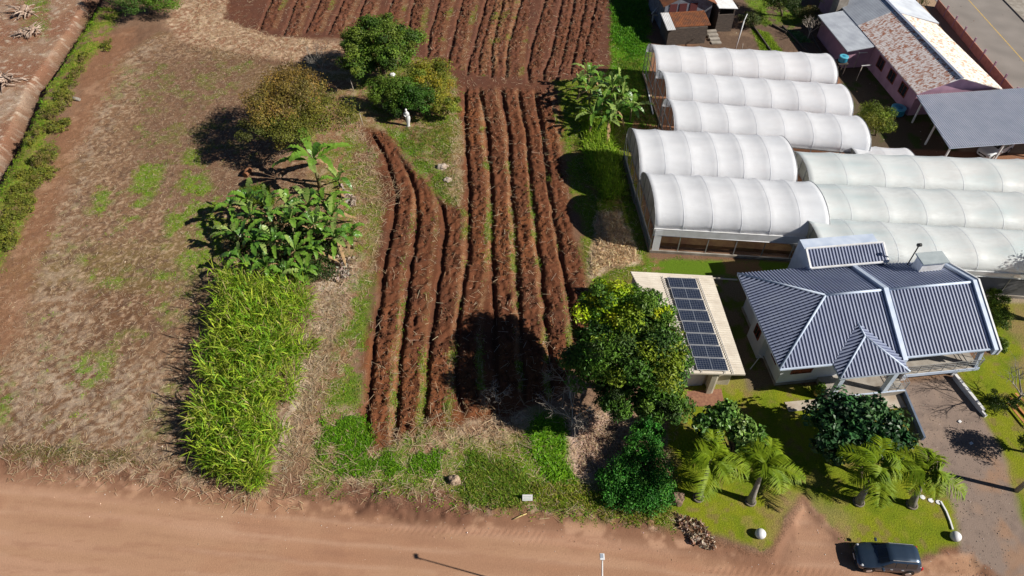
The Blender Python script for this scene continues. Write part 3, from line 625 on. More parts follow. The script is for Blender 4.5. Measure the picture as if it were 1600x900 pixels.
# ------------------------------------------------------------------ greenhouses
def greenhouse(label,A,B,W,ze,rise,nh,film,end='net',front=None,post=True,group='plastic greenhouses',rend='film'):
    """A,B near eave ends (xy), W = vector across to far eave"""
    A=Vector((A.x,A.y,0)); B=Vector((B.x,B.y,0)); T=thing('greenhouse',label,'greenhouse',A,0,group)
    L=(B-A).length; dx=(B-A)/L
    NA=18; sub=6; rows=[]
    def arch(p,t,off=0,zo=0):
        th=math.pi*t; return p+W*(.5-.5*math.cos(th)*(1-off))+Vector((0,0,ze+(rise-zo)*math.sin(th)**.85))
    N=nh*sub
    for i in range(N+1):
        s=i/sub; fr=s-math.floor(s); sag=.11*math.sin(math.pi*fr)**.8 if 0<fr<1 else 0
        bay=int(s); sag*=.75+.5*abs(math.sin(bay*2.3+A.x+A.y))
        rows.append([arch(A+dx*L*i/N,j/NA,sag*.6/3,sag) for j in range(NA+1)])
    c=MB(); c.grid(rows); co=c.build('cover',film,T,world=True)
    sd=co.modifiers.new('thick','SOLIDIFY'); sd.thickness=.02
    for i in range(nh+1):
        h=MB(); pb=A+dx*L*i/nh; o_=Vector((0,0,.0)); h.tube([arch(pb,j/18,0,.012 if 0<i<nh else 0) for j in range(19)],.024,6); h.build('hoop',M_film if 0<i<nh else M_galv,T,world=True)
    gt=MB(); gt.bar(A+Vector((0,0,ze-.03)),B+Vector((0,0,ze-.03)),.1,.1); gt.build('gutter',M_galv if front is None else M_white,T,world=True)
    # end walls
    def endwall(p,lo,m,name,zb=1.1):
        e=MB(); pts=[arch(p,j/NA)+dx*.04*lo for j in range(NA+1)]
        base=[Vector((q_.x,q_.y,zb)) for q_ in pts]
        for j in range(NA): e.quadf([base[j],base[j+1],pts[j+1],pts[j]])
        return e.build(name,m,T,world=True)
    if end=='net': endwall(A,1,M_net,'end_wall',ze+.02)
    if end=='net':
        e=MB(); e.bar(A+dx*.03+Vector((0,0,.55)),A+W+dx*.03+Vector((0,0,.55)),.04,.6); e.build('end_curtain',M_net,T,world=True)
    endwall(B,-1,film,'far_end_wall',.3)
    fr=MB()
    for t in (0,.25,.5,.75,1): fr.bar(A+W*t,A+W*t+Vector((0,0,ze+rise*math.sin(math.acos(1-2*t))**.85)),.06)
    fr.bar(A+Vector((0,0,ze)),A+W+Vector((0,0,ze)),.05); fr.bar(A+Vector((0,0,1.1)),A+W+Vector((0,0,1.1)),.05)
    fr.bar(A+Vector((0,0,ze)),A+W*.25+Vector((0,0,1.1)),.035); fr.bar(A+W+Vector((0,0,ze)),A+W*.75+Vector((0,0,1.1)),.035)
    fr.build('end_frame',M_galv,T,world=True)
    kb=MB(); kb.bar(A+dx*.0+Vector((0,0,.12)),A+W+Vector((0,0,.12)),.16,.24); kb.build('sill',mat('sill',(.42,.3,.2),.9,c2=(.3,.2,.13),scale=2),T,world=True)
    if post:
        for i in range(nh+1):
            pb=A+dx*L*i/nh; p_=MB(); p_.bar(pb,pb+Vector((0,0,ze-.08)),.07); p_.build('post',M_galv,T,world=True)
    if front:
        band,mb_=front; f=MB(); n=Vector((dx.y,-dx.x,0))*.05
        P0,P1=A+n,B+n; f.quadf([P0+Vector((0,0,ze-band)),P1+Vector((0,0,ze-band)),P1+Vector((0,0,ze-.05)),P0+Vector((0,0,ze-.05))])
        f.build('side_curtain',M_white if mb_ is None else mb_,T,world=True)
        f=MB(); f.bar(A+n+Vector((0,0,.14)),B+n+Vector((0,0,.14)),.14,.28); f.build('kerb',M_conc,T,world=True)
        f=MB(); f.tube([A+n+Vector((0,0,ze-band)),B+n+Vector((0,0,ze-band))],.035,6); f.build('curtain_roll',M_white,T,world=True)
    return T
zg=2.8
A5,B5=g(1022,357,zg),g(1292,373,zg); W5=HY*6.3+HX*.25
G5=greenhouse('white plastic greenhouse nearest the houses with open side and raised curtain',A5,B5,W5,zg,2.25,6,M_film,front=(.75,None))
A4,B4=A5+W5,B5+W5+Vector((-.55,0,0)); A4=A4+Vector((-.1,0,0)); G4=greenhouse('wide white plastic greenhouse directly behind the one with the open side',A4,B4,HY*6.4+HX*.3,zg,2.4,6,M_film)
t=MB(); t.bar(A5+Vector((.15,-.08,1.4-zg)),A5+Vector((.75,-.1,1.4-zg)),.05,2.6); t.build('corner_sheet',M_film,G5,world=True)
W1=HY*4.95+HX*.18
G1=greenhouse('backmost white plastic greenhouse beside the old wooden barn',g(1024,119,zg),g(1306,135,zg),W1,zg,1.85,7,M_film,end='open')
G2=greenhouse('white plastic greenhouse, second from the wooden barn',g(1040,164,zg),g(1330,187,zg),W1,zg,1.85,7,M_film,end='open')
a3,b3=g(1040,164,zg),g(1330,187,zg)
G3=greenhouse('white plastic greenhouse, third from the wooden barn, beside the round bush',g(1052,212,zg),g(1357,241,zg),W1,zg,1.85,7,M_film,end='open')
def rrow(lab,l,r,W,fr=None,ext=1.25,ri=1.45,film=M_film2):
    a=g(*l,zg); b=g(*r,zg); b=a+(b-a)*ext; n=max(3,round((b-a).length/3.3))
    return greenhouse(lab,a,b,W,zg,ri,n,film,front=fr)
WR=HY*4.55
rrow('weathered plastic greenhouse by the grey corrugated carport',(1262,294.5),(1600,307),HY*4.7)
rrow('weathered plastic greenhouse between the carport one and the one behind the house',(1270,349),(1600,364),HY*4.75)
rrow('weathered plastic greenhouse directly behind the blue-roofed house, with netted side',(1280,408),(1600,428),HY*4.75,fr=(.55,M_film2),ext=1.15)
a=g(1345,262,zg)
GS=greenhouse('short low greenhouse wedge showing behind the round bush',a,a+Vector((5.4,-.4,0)),HY*3.6,zg-.6,1.1,2,M_film)
t=MB(); aC,bC=g(1280,408,zg),g(1600,428,zg); bC=aC+(bC-aC)*1.15; aC.z=bC.z=0
t.bar(aC+Vector((0,.0,1.2)),bC+Vector((0,.0,1.2)),.03,2.1); t.build('side_net',mat('shade_net',(.2,.2,.21),.8,transl=.2,c2=(.14,.14,.15),scale=.8),[o for o in col.objects if o.get('label','').startswith('weathered plastic greenhouse directly')][0],world=True)
# crops / earth bank inside the open greenhouse
t=MB(); nrm_=Vector(((B5-A5).y,-(B5-A5).x,0)).normalized()
for k in (1.2,2.6,4.0,5.2): t.bar(Vector((A5.x+.8,A5.y,0))-nrm_*k+Vector((0,0,.18)),Vector((B5.x-.8,B5.y,0))-nrm_*k+Vector((0,0,.18)),.8,.4)
t.build('planting_bed',mat('bed_soil',(.2,.1,.05),.9,c2=(.28,.17,.07),scale=1.5,bump=.05,bscale=8),G5,world=True)
# ------------------------------------------------------------------ pink house, carport, barn
PH=thing('house','pink house with a rusty white gable roof beside the asphalt road','house',hl(49,58,0),HA)
w_=MB(); lb(w_,49.0,57.2,58.3,82,0,2.85); 
w_.prism([hl(49,58.3),hl(57.2,58.3),hl(57.2,58.5),hl(49,58.5)],2.85,[2.85+.02,2.85+.02,2.87,2.87])
gq=[hl(49,58.3,2.85),hl(57.5,58.3,2.85),hl(52.6,58.3,4.35)]; w_.quadf(gq)
lb(w_,46,49,68,75.2,0,2.4); w_.build('wall',M_pink,PH,world=True)
eL,eR,rz,rp_=2.9,2.85,4.55,52.6
def pslope(name,poly,down,pan,rib_,sp=.26,lab=None):
    mb=MB(); ribbed(mb,poly,down,sp,.16,.03); slab(mb,poly,.1); return mb.build(name,[pan,rib_],PH,world=True,label=lab)
pslope('roof',[hl(48.65,58.0,eL),hl(rp_,57.8,rz),hl(rp_,72,rz),hl(48.65,72,eL)],-HX,M_rust,M_rust,lab='rust-patched white roof slope')
pslope('roof',[hl(48.65,72.03,eL+.02),hl(rp_,72.03,rz+.02),hl(rp_,84,rz+.02),hl(48.65,84,eL+.02)],-HX,M_zinc,M_zinc,lab='grey zinc roof slope')
pslope('roof',[hl(rp_,57.8,rz),hl(58.0,57.9,eR),hl(58.0,71.5,eR),hl(rp_,71.5,rz)],HX,M_rustl,M_rustl,lab='sunlit worn roof slope facing the road')
pslope('roof',[hl(rp_,71.53,rz+.03),hl(58.4,71.53,eR+.03),hl(58.4,84,eR+.03),hl(rp_,84,rz+.03)],HX,M_zinc,M_zinc,lab='bright white metal roof slope')
pslope('roof',[hl(45.55,67.5,2.45),hl(48.7,67.5,2.85),hl(48.7,75.8,2.85),hl(45.55,75.8,2.45)],-HX,M_zinc,M_zinc,lab='lower grey lean-to roof')
t=MB(); t.bar(hl(rp_,57.7,rz+.06),hl(rp_,84,rz+.06),.32,.06); t.build('ridge_cap',M_cport,PH,world=True)
t=MB(); lb(t,48.0,49.2,76.3,77.6,0,3.9); t.build('chimney',M_conc,PH,world=True)
for q_ in (60.6,63.2,65.8): window(PH,hl(49,q_,1.7),1.3,1.2,HA+R(90),M_wood,nL)
CPT=thing('carport','large grey-blue corrugated carport beside the pink house','carport',hl(48,49.4,0),HA)
mb=MB(); P_=[hl(48.65,57.95,2.75),hl(47.6,49.35,2.6),hl(64,49.35,2.6),hl(64,57.95,2.75)]; ribbed(mb,P_,-HY,.22,.13,.04); slab(mb,P_,.1,2)
mb.build('roof',[M_cport,mat('carport_rib',(.52,.54,.62),.5,c2=(.42,.45,.54),scale=.8),M_trim],CPT,world=True)
for p_,q_ in ((47.9,49.6),(53.4,49.6),(59,49.6),(63.8,49.6),(48.9,57.0),(48.4,53.3)):
    c=MB(); lb(c,p_-.07,p_+.07,q_-.07,q_+.07,0,2.5); c.build('post',M_white,CPT,world=True)
FN=thing('fence','pink brick fence with concrete posts along the asphalt road','fence',(54.9,67,0))
for i in range(9):
    y=66.5+i*2.6; t=MB(); t.box((54.6-(y-66.5)*.0,y,.75),(.16,.16,1.5)); t.build('post',M_pink,FN,world=True)
    if i<8: t=MB(); t.box((54.6,y+1.3,.5),(.1,2.44,1.0)); t.build('panel',M_fence,FN,world=True)
# barn
BN=thing('barn','old plank barn with rusty lean-to roof and white sheet','barn',hl(27.5,75.5,0),HA)
w_=MB(); lb(w_,27.2,31.9,75.2,78.4,0,2.1); w_.build('lean_to_wall',M_plank,BN,world=True)
w_=MB(); lb(w_,27.4,33.2,78.4,85,0,3.6); w_.prism([hl(27.4,78.4),hl(33.2,78.4),hl(33.2,78.6),hl(27.4,78.6)],3.6,3.62); w_.quadf([hl(27.4,78.4,3.6),hl(33.2,78.4,3.6),hl(30.3,78.4,5.0)]); w_.build('wall',mat('blue_grey_plank',(.17,.19,.23),.85,c2=(.1,.1,.12),scale=2),BN,world=True)
for p_ in (28.4,29.6,30.9): w_=MB(); lb(w_,p_-.45,p_+.45,78.33,78.42,2.5,3.5); w_.build('shutter',mat('dark_red_board',(.09,.025,.025),.8),BN,world=True)
w_=MB(); P_=[hl(26.9,78.35,2.5),hl(27.9,78.35,2.5),hl(27.9,74.9,2.15),hl(26.9,74.9,2.15)]; ribbed(w_,P_,-HY,.2,.1,.03); slab(w_,P_,.05); w_.build('sheet_roof',[M_white,M_white],BN,world=True)
w_=MB(); P_=[hl(27.93,78.35,2.52),hl(32.3,78.35,2.52),hl(32.3,75.4,2.2),hl(27.93,75.4,2.2)]; ribbed(w_,P_,-HY,.2,.1,.03); slab(w_,P_,.05); w_.build('lean_to_roof',[M_rustd,M_rustd],BN,world=True)
w_=MB(); P_=[hl(33.6,77.9,3.45),hl(30.3,77.9,5.05),hl(30.3,86,5.05),hl(33.6,86,3.45)]; ribbed(w_,P_,HX,.2,.1,.03); slab(w_,P_,.05); w_.build('roof',[M_rustd,M_rustd],BN,world=True)
w_=MB(); P_=[hl(30.28,77.9,5.05),hl(27,77.9,3.45),hl(27,86,3.45),hl(30.28,86,5.05)]; ribbed(w_,P_,-HX,.2,.1,.03); slab(w_,P_,.05); w_.build('roof',[M_rustd,M_rustd],BN,world=True)
w_=MB(); P_=[hl(33.7,77.4,3.2),hl(36.1,77.4,3.0),hl(36.1,84,3.0),hl(33.7,84,3.2)]; ribbed(w_,P_,HX,.25,.12,.03); slab(w_,P_,.05); lb(w_,33.9,34.05,77.7,83,0,3.1,2); lb(w_,35.8,35.95,77.7,83,0,2.9,2); lb(w_,33.9,35.95,77.6,77.75,0,2.2,2); w_.build('side_roof',[M_white,M_white,M_plank],BN,world=True)
for k in range(4):
    w_=MB(); lb(w_,32.7,33.9,76.9-k*.7,77.4-k*.7,0,.5-k*.12); w_.build('step',M_conc,BN,world=True)
# ------------------------------------------------------------------ vegetation helpers
def unit(v): return v/np.maximum(np.linalg.norm(v,axis=-1,keepdims=True),1e-9)
def rdir(n): return unit(rng.normal(size=(n,3)))
def leaves(P,Nn,size,asp,Cc,tilt=.5):
    """one folded pointed leaf per point: returns V,F,C"""
    n=len(P); N_=unit(Nn+rng.normal(size=(n,3))*tilt); t=unit(np.cross(N_,rdir(n))); b=np.cross(N_,t)
    s=(size*rng.uniform(.65,1.3,n))[:,None]; w_=s*asp
    a=P-t*s*.5; c=P+t*s*.5-N_*s*.12; m=P+N_*s*.0
    l=m+b*w_*.5+N_*s*.06; r=m-b*w_*.5+N_*s*.06
    V=np.stack([a,l,c,r],1).reshape(-1,3); F=np.arange(4*n).reshape(-1,4)
    return V,F,np.repeat(Cc,4,0)
def pick(pal,n,jit=.18):
    pal=np.array(pal); c=pal[rng.integers(0,len(pal),n)]; return np.clip(c*(1+rng.normal(size=(n,1))*jit)*(1+rng.normal(size=(n,3))*jit*.25),.002,.9)
def crown_pts(blobs,n,clump=.34,palf=None,under=.25,nc=26,gap=.12):
    P=[];N_=[];C_=[]
    wts=np.array([b[3]*b[4]+b[3]*b[5]+b[4]*b[5] for b in blobs]); wts=wts/wts.sum()
    for b,wt in zip(blobs,wts):
        c=np.array(b[:3]); r=np.array(b[3:6]); k=max(6,int(nc*wt*len(blobs)))
        pal=b[6] if len(b)>6 else palf
        d=rdir(k); d[:,2]=np.where(d[:,2]<-under,-d[:,2],d[:,2])
        cc=c+d*r*rng.uniform(.6,1.06,(k,1)); cr=r.mean()*clump*rng.uniform(.65,1.35,k)
        hue=pick(pal,k,.16)
        m=int(n*wt/k)
        for j in range(k):
            e=rdir(m); rad=rng.uniform(.45,1.05,(m,1))
            p=cc[j]+e*rad*cr[j]*np.array([1.1,1.1,.8])
            P.append(p); N_.append(unit(e+d[j]*.5+np.array([0,0,.55]))); C_.append(np.clip(hue[j]*(1+rng.normal(size=(m,1))*.2),.002,.9))
    core=int(n*.22)
    for b,wt in zip(blobs,wts):
        m=int(core*wt); d=rdir(m)*(rng.random((m,1))**.4)*.78; pal=b[6] if len(b)>6 else palf
        P.append(np.array(b[:3])+d*np.array(b[3:6])); N_.append(unit(d+np.array([0,0,.8]))); C_.append(pick(pal,m,.2))
    return np.concatenate(P),np.concatenate(N_),np.concatenate(C_)
def limb_tree(mb,base,tips,r0,spread=.3,n=7):
    base=Vector(base); top=sum((Vector(t) for t in tips),Vector())/len(tips)
    fork=base.lerp(top,.4); fork.z=base.z+(top.z-base.z)*.42
    mb.tube([base-Vector((0,0,.1)),base.lerp(fork,.5)+Vector((.06,.04,0)),fork],[r0*1.25,r0*.95,r0*.8],n)
    for t in tips:
        t=Vector(t); m=fork.lerp(t,.5)+Vector((random.uniform(-1,1),random.uniform(-1,1),random.uniform(.1,.6)))*spread
        mb.tube([fork-Vector((0,0,.05)),m,t],[r0*.6,r0*.38,r0*.12],6)
def tree(name,label,cat,base,blobs,n,size,pal,r0=.2,asp=.5,group=None,clump=.34,nc=26,bark=None,m=None,tilt=.5,under=.25):
    base=Vector(base); T=thing(name,label,cat,base,0,group)
    P,N_,C_=crown_pts([b for b in blobs],n,clump,pal,nc=nc,under=under); P[:,2]=np.maximum(P[:,2],.05)
    V,F,CC_=leaves(P,N_,size,asp,C_,tilt); V=V-np.array(base)
    fast('crown',V,F,m or M_leaf,T,CC_)
    if r0:
        mb=MB(); tips=[]
        for b in blobs: 
            tips.append(Vector(b[:3])+Vector((0,0,b[5]*.35)))
            for k in range(3):
                a=random.uniform(0,6.3); tips.append(Vector(b[:3])+Vector((math.cos(a)*b[3]*.65,math.sin(a)*b[4]*.65,random.uniform(-.2,.4)*b[5])))
        limb_tree(mb,base,tips,r0); mb.build('trunk',bark or M_bark,T,world=True)
    return T
def ribbons(B,az,L,W,el,dr,S=3,prof=None,twist=None):
    n=len(B); t=np.linspace(0,1,S+1); prof=prof if prof is not None else np.array([.7,1]+[.75]*(S-2)+[.06])[:S+1] if S>1 else np.array([1,.3])
    L=np.broadcast_to(L,n)[:,None]; W=np.broadcast_to(W,n)[:,None]; el=np.broadcast_to(el,n)[:,None]; dr=np.broadcast_to(dr,n)[:,None]
    h=L*t*np.cos(el)*(1+.25*dr*t); z=L*(t*np.sin(el)-dr*t*t)
    d=np.stack([np.cos(az),np.sin(az)],-1); ctr=np.stack([B[:,0:1]+d[:,0:1]*h,B[:,1:2]+d[:,1:2]*h,B[:,2:3]+z],-1)
    tw=np.zeros(n) if twist is None else twist
    side=np.stack([-d[:,1]*np.cos(tw),d[:,0]*np.cos(tw),np.sin(tw)],-1)[:,None,:]*(W*prof/2)[...,None]
    V=np.stack([ctr-side,ctr+side],2).reshape(n,-1,3)
    k=2*(S+1); f=np.array([[2*i,2*i+1,2*i+3,2*i+2] for i in range(S)]); F=(np.arange(n)[:,None,None]*k+f[None]).reshape(-1,4)
    return V.reshape(-1,3),F,k
def sample_poly(poly,n,noise=0,z=True):
    P=np.array(gp(poly)); lo,hi=P.min(0),P.max(0); out=[]
    tot=0
    while tot<n:
        q=rng.uniform(lo,hi,(n*2,2)); s=sdf(q[:,0],q[:,1],P)+(fbm(q[:,0],q[:,1],1.4,1,3)-.5)*2.4*min(1,(hi-lo).min()/6); ok=s>rng.random(len(q))**2*.9*min(1,(hi-lo).min()/5)
        if noise: ok&=fbm(q[:,0],q[:,1],1.3,2)>noise
        q=q[ok]; out.append(q); tot+=len(q)
        if len(q)==0: break
    q=np.concatenate(out)[:n]; zz=np.array([ztop(a,b) for a,b in q]); return np.column_stack([q,zz])
def grass(name,label,poly,n,h,pal,nb=6,wd=.03,spreadr=.12,droop=(.3,.8),elr=(50,85),noise=0,S=3,jit=.22,P=None,kind='stuff',dryp=.0):
    P=sample_poly(poly,n,noise) if P is None else P; n=len(P)
    if n==0: return
    B=np.repeat(P,nb,0); N=len(B); B=B+np.column_stack([rng.normal(size=(N,2))*spreadr,np.zeros(N)-.02])
    hh=np.repeat(h*rng.uniform(.65,1.3,n),nb)*rng.uniform(.6,1.15,N)
    V,F,k=ribbons(B,rng.uniform(0,6.283,N),hh,wd*rng.uniform(.7,1.4,N),np.radians(rng.uniform(*elr,N)),rng.uniform(*droop,N)*.8,S,twist=rng.uniform(-.7,.7,N))
    c=np.repeat(pick(pal,n,jit),nb,0)*(1+rng.normal(size=(N,1))*.15)
    if dryp: 
        dm=rng.random(N)<dryp; c[dm]=np.array([.4,.33,.16])*rng.uniform(.7,1.2,(dm.sum(),1))
    o=fast(name,V,F,M_blade,None,np.repeat(np.clip(c,.003,.9),k,0)); setp(o,label,None,None,kind); return o
# ------------------------------------------------------------------ sugar cane
CANE=[(348,436),(400,444),(470,455),(498,480),(488,560),(466,640),(442,700),(424,752),(400,784),(352,757),(306,728),(316,640),(328,530)]
T0=sample_poly(CANE,390,.33); eg=sdf(T0[:,0],T0[:,1],np.array(gp(CANE))); kp_=eg>1.5*(fbm(T0[:,0],T0[:,1],1.1,1,2)-.25)*rng.uniform(.3,1.2,len(T0)); T0=T0[kp_]; eg=eg[kp_]; vig=rng.uniform(.6,1.15,len(T0))*(.62+.38*np.clip(eg/1.0,0,1))*(.8+.5*fbm(T0[:,0],T0[:,1],2.5,3))
nc_=6; P=np.repeat(T0,nc_,0); Pv=np.repeat(vig,nc_); dirn=rng.uniform(0,6.283,len(P)); ofs=rng.random(len(P))*.32; P=P+np.column_stack([np.cos(dirn)*ofs,np.sin(dirn)*ofs,np.zeros(len(P))])
nb=9; B=np.repeat(P,nb,0); N=len(B); fr_=np.tile(np.linspace(.15,1,nb),len(P)); stalk=np.repeat(Pv*rng.uniform(1.5,2.9,len(P)),nb)*fr_
ld=np.repeat(dirn,nb); B=B+np.column_stack([np.cos(ld)*stalk*.22,np.sin(ld)*stalk*.22,stalk])
az=ld+rng.normal(size=N)*1.1; L=rng.uniform(.7,1.5,N)
V,F,k=ribbons(B,az,L,rng.uniform(.04,.085,N),np.radians(rng.uniform(35,84,N)),rng.uniform(.2,.8,N),4,np.array([.6,1,.85,.5,.04]),rng.uniform(-.9,.9,N))
c=np.repeat(pick([(.2,.36,.02),(.29,.42,.025),(.13,.27,.015),(.38,.45,.05),(.24,.3,.03)],len(P),.15),nb,0)*(1+rng.normal(size=(N,1))*.18)
dm=(rng.random(N)<.07); c[dm]=np.array([.42,.35,.15])
o=fast('sugar_cane',V,F,M_blade,None,np.repeat(np.clip(c,.004,.9),k,0)); setp(o,'dense stand of bright green sugar cane by the dirt road',None,None,'stuff')
grass('dry_cane_litter','dry pale leaves at the foot of the sugar cane',[(470,560),(505,470),(520,430),(555,400),(550,450),(500,600),(450,740),(390,780),(300,730),(330,745),(430,750)],900,.55,[(.42,.34,.22),(.33,.24,.14),(.5,.42,.3)],nb=4,elr=(5,40),droop=(.2,.6))
# ------------------------------------------------------------------ grass and straw all over the ground
G_=GR.ravel()*(1-np.clip(LAWNM.ravel(),0,1)); vis=(np.abs(X.ravel())<(22+Y.ravel()*.55)); w0=G_*vis; w0=w0/w0.sum()
ii=rng.choice(len(G_),24000,p=w0); P=VV[ii]+np.column_stack([rng.normal(size=(24000,2))*.1,np.zeros(24000)])
grass('wild_grass','green weeds and grass tufts over the bare soil',None,0,.2,[(.15,.3,.012),(.2,.32,.02),(.11,.23,.012),(.25,.28,.03)],nb=7,wd=.04,spreadr=.11,elr=(20,75),P=P,S=2)
w1=np.clip(LAWNM.ravel(),0,1)*vis; w1=w1*(rm.ravel()<.3)*(DRVM.ravel()<.3); w1=w1/w1.sum(); ii=rng.choice(len(G_),15000,p=w1); P=VV[ii]+np.column_stack([rng.normal(size=(15000,2))*.1,np.zeros(15000)])
grass('lawn_grass','short yellow-green lawn blades around the house',None,0,.07,[(.17,.2,.01),(.21,.23,.012),(.13,.18,.01)],nb=4,wd=.02,spreadr=.1,elr=(30,80),P=P,S=1)
def straw(name,label,w_,n,L=(.1,.45),wd=(.012,.03),pal=((.54,.4,.26),(.4,.27,.16),(.64,.52,.37)),lift=.05,elv=14):
    w_=w_*vis; w_=w_/w_.sum(); ii=rng.choice(len(w_),n,p=w_); P=VV[ii]+np.column_stack([rng.uniform(-.07,.07,(n,2)),rng.uniform(.01,lift,n)])
    V,F,k=ribbons(P,rng.uniform(0,6.283,n),rng.uniform(*L,n),rng.uniform(*wd,n),np.radians(rng.uniform(-elv*.5,elv,n)),0.0,1,np.array([1,.8]),rng.uniform(-.4,.4,n))
    c=pick(pal,n,.15); o=fast(name,V,F,M_blade,None,np.repeat(c,k,0)); setp(o,label,None,None,'stuff')
straw('straw_litter','pale straw and crop residue scattered over the soil',STW.ravel()**1.3*(.25+n2.ravel()),62000)
m_=np.zeros(X.shape)
for Q_ in ([(590,660),(720,640),(740,700),(600,720)],[(740,620),(860,640),(850,700),(760,720)],[(925,350),(1000,400),(960,425),(915,440)],[(560,250),(640,290),(620,330),(570,330)],[(490,420),(560,400),(520,560),(460,700)],[(480,680),(600,700),(600,760),(490,750)]): m_=np.maximum(m_,pm(Q_,.4))
straw('maize_stalks','long dry stalks lying along the ends of the ploughed rows',m_.ravel()**2,1500,L=(.3,1.1),wd=(.02,.045),pal=((.42,.3,.18),(.3,.2,.12),(.5,.38,.25)),lift=.18,elv=25)
m2=(fm*till).ravel()**2; 
straw('field_straw','thin straw strewn over the ploughed rows',(fm*(1-np.clip(dep*3,0,1))).ravel(),2600,L=(.2,.9),wd=(.015,.035),lift=.1)
m3=np.zeros(X.shape)
for Q_ in ([(560,190),(600,230),(620,300),(590,420),(560,520),(520,640),(470,740),(430,740),(500,470),(560,390),(530,300)],[(470,650),(1050,650),(1050,810),(700,790),(470,760)],[(700,150),(728,130),(725,330),(700,330)],[(290,-10),(370,-10),(480,60),(560,80),(520,110),(300,80)],[(0,690),(300,710),(470,760),(470,790),(0,740)]): m3=np.maximum(m3,pm(Q_,.6))
m3=m3*(1-.85*np.clip(GR,0,1))
straw('strip_straw','dense pale straw on the strips around the ploughed rows',(m3*(1-fm)*(.3+n3)**2).ravel(),11000,L=(.15,.7),wd=(.015,.035),lift=.12,elv=25,pal=((.55,.42,.26),(.4,.28,.16),(.65,.52,.36)))
# soil clods
def clods(n,w_,s0,s1,name,label,cc):
    w_=w_*vis; w_=w_/w_.sum(); ii=rng.choice(len(w_),n,p=w_); P=VV[ii]+np.column_stack([rng.uniform(-.07,.07,(n,2)),np.zeros(n)])
    s=(s0+(s1-s0)*rng.random(n)**2.2); O=np.array([[1,0,0],[0,1,0],[-1,0,0],[0,-1,0],[0,0,1],[0,0,-1]],float)
    V=P[:,None,:]+O[None]*s[:,None,None]*rng.uniform(.5,1.25,(n,6,1))+rng.normal(size=(n,6,3))*s[:,None,None]*.18
    f=np.array([[0,1,4],[1,2,4],[2,3,4],[3,0,4],[1,0,5],[2,1,5],[3,2,5],[0,3,5]]); F=(np.arange(n)[:,None,None]*6+f[None]).reshape(-1,3)
    c=pick(cc,n,.2); setp(fast(name,V.reshape(-1,3),F,M_ground,None,np.repeat(c,6,0)),label,None,None,'stuff')
clods(20000,m2*(.1+sstep(n1*.5+n2*.5,.4,.62).ravel()*2),.03,.12,'soil_clods','broken reddish-brown clods on the ploughed rows',[(.13,.055,.03),(.10,.042,.025),(.17,.075,.036)])
clods(3500,(rest*(1-LAWNM)*(1-DRVM)).ravel(),.02,.09,'loose_stones','small stones and lumps scattered over the ground',[(.3,.2,.14),(.2,.11,.07),(.45,.38,.3)])
clods(700,(rm*sstep(1-DRD,-3,1)).ravel()+.02*rm.ravel(),.015,.05,'road_pebbles','tiny stones lying on the dirt road',[(.5,.35,.26),(.35,.2,.13),(.6,.52,.45)])
clods(1200,DRVM.ravel(),.02,.05,'driveway_gravel','loose gravel on the driveway',[(.3,.25,.22),(.2,.16,.14),(.4,.35,.3)])
# taller grasses with an outline of their own
grass('tall_grass','bright tall grass beside the banana plants and greenhouses',[(905,170),(950,175),(965,250),(975,300),(940,320),(918,260)],1100,1.5,[(.25,.4,.02),(.32,.42,.05),(.18,.32,.02)],nb=8,wd=.045,spreadr=.2)
grass('lush_grass','lush bright green grass strip left of the old barn',[(950,-40),(1025,-40),(1010,30),(1012,85),(985,95),(955,60)],2200,.5,[(.08,.24,.008),(.11,.28,.012),(.06,.19,.008)],nb=7,wd=.06,spreadr=.2,elr=(25,75))
grass('lush_grass','green grass strip along the greenhouse ends',[(965,95),(1000,90),(1015,140),(1030,200),(1000,205),(985,160)],900,.35,[(.09,.2,.01),(.12,.2,.015),(.17,.19,.03)],nb=6,wd=.05,spreadr=.2,elr=(25,75))
grass('verge_grass','dull green grass mound on the road verge left of the small sign',[(712,735),(740,705),(790,720),(830,760),(815,792),(740,790),(715,780)],1100,.5,[(.13,.24,.015),(.17,.24,.02),(.24,.25,.045),(.1,.2,.012)],nb=8,wd=.035,spreadr=.16,elr=(25,80))
grass('verge_grass','yellow-green grass verge between the small sign and the leafy mound',[(825,760),(890,745),(940,770),(1050,785),(1045,820),(850,800)],1100,.38,[(.19,.25,.015),(.25,.27,.025),(.14,.23,.012),(.3,.25,.08)],nb=7,wd=.035,spreadr=.16,elr=(25,80))
grass('bright_weeds','bright green leafy weeds above the small sign',[(838,655),(888,655),(878,720),(900,750),(860,750),(832,700)],1700,.5,[(.15,.34,.01),(.17,.33,.015),(.1,.25,.01)],nb=8,wd=.07,spreadr=.14,elr=(15,60))
grass('shaded_grass','green grass clump above the banana clump',[(375,300),(425,290),(430,320),(370,325)],500,.8,[(.1,.2,.015),(.15,.22,.02)],nb=8,wd=.035,spreadr=.15)
grass('bank_weeds','low olive weeds on the earth bank of the dirt road',[(0,695),(200,705),(260,738),(100,728),(0,722)],800,.2,[(.17,.16,.04),(.22,.17,.06),(.13,.14,.03),(.3,.22,.12)],nb=6,wd=.03,noise=.3)
grass('row_weeds','green weeds at the lower ends of the ploughed rows',[(500,655),(560,640),(590,700),(650,690),(700,700),(700,745),(500,740)],3200,.36,[(.14,.32,.012),(.19,.36,.015),(.1,.24,.012)],nb=6,wd=.04,noise=.47)
m4=np.zeros(X.shape)
for Q_ in ([(560,330),(735,330),(735,680),(560,700)],[(735,250),(915,250),(915,520),(735,560)]): m4=np.maximum(m4,pm(Q_,.5))
w4=(m4*fm*strip*sstep(n1*.4+n2*.6,.42,.6)*vis.reshape(X.shape)).ravel(); w4=w4/w4.sum(); ii=rng.choice(len(w4),1500,p=w4); P4=VV[ii]+np.column_stack([rng.normal(size=(1500,2))*.08,np.zeros(1500)])
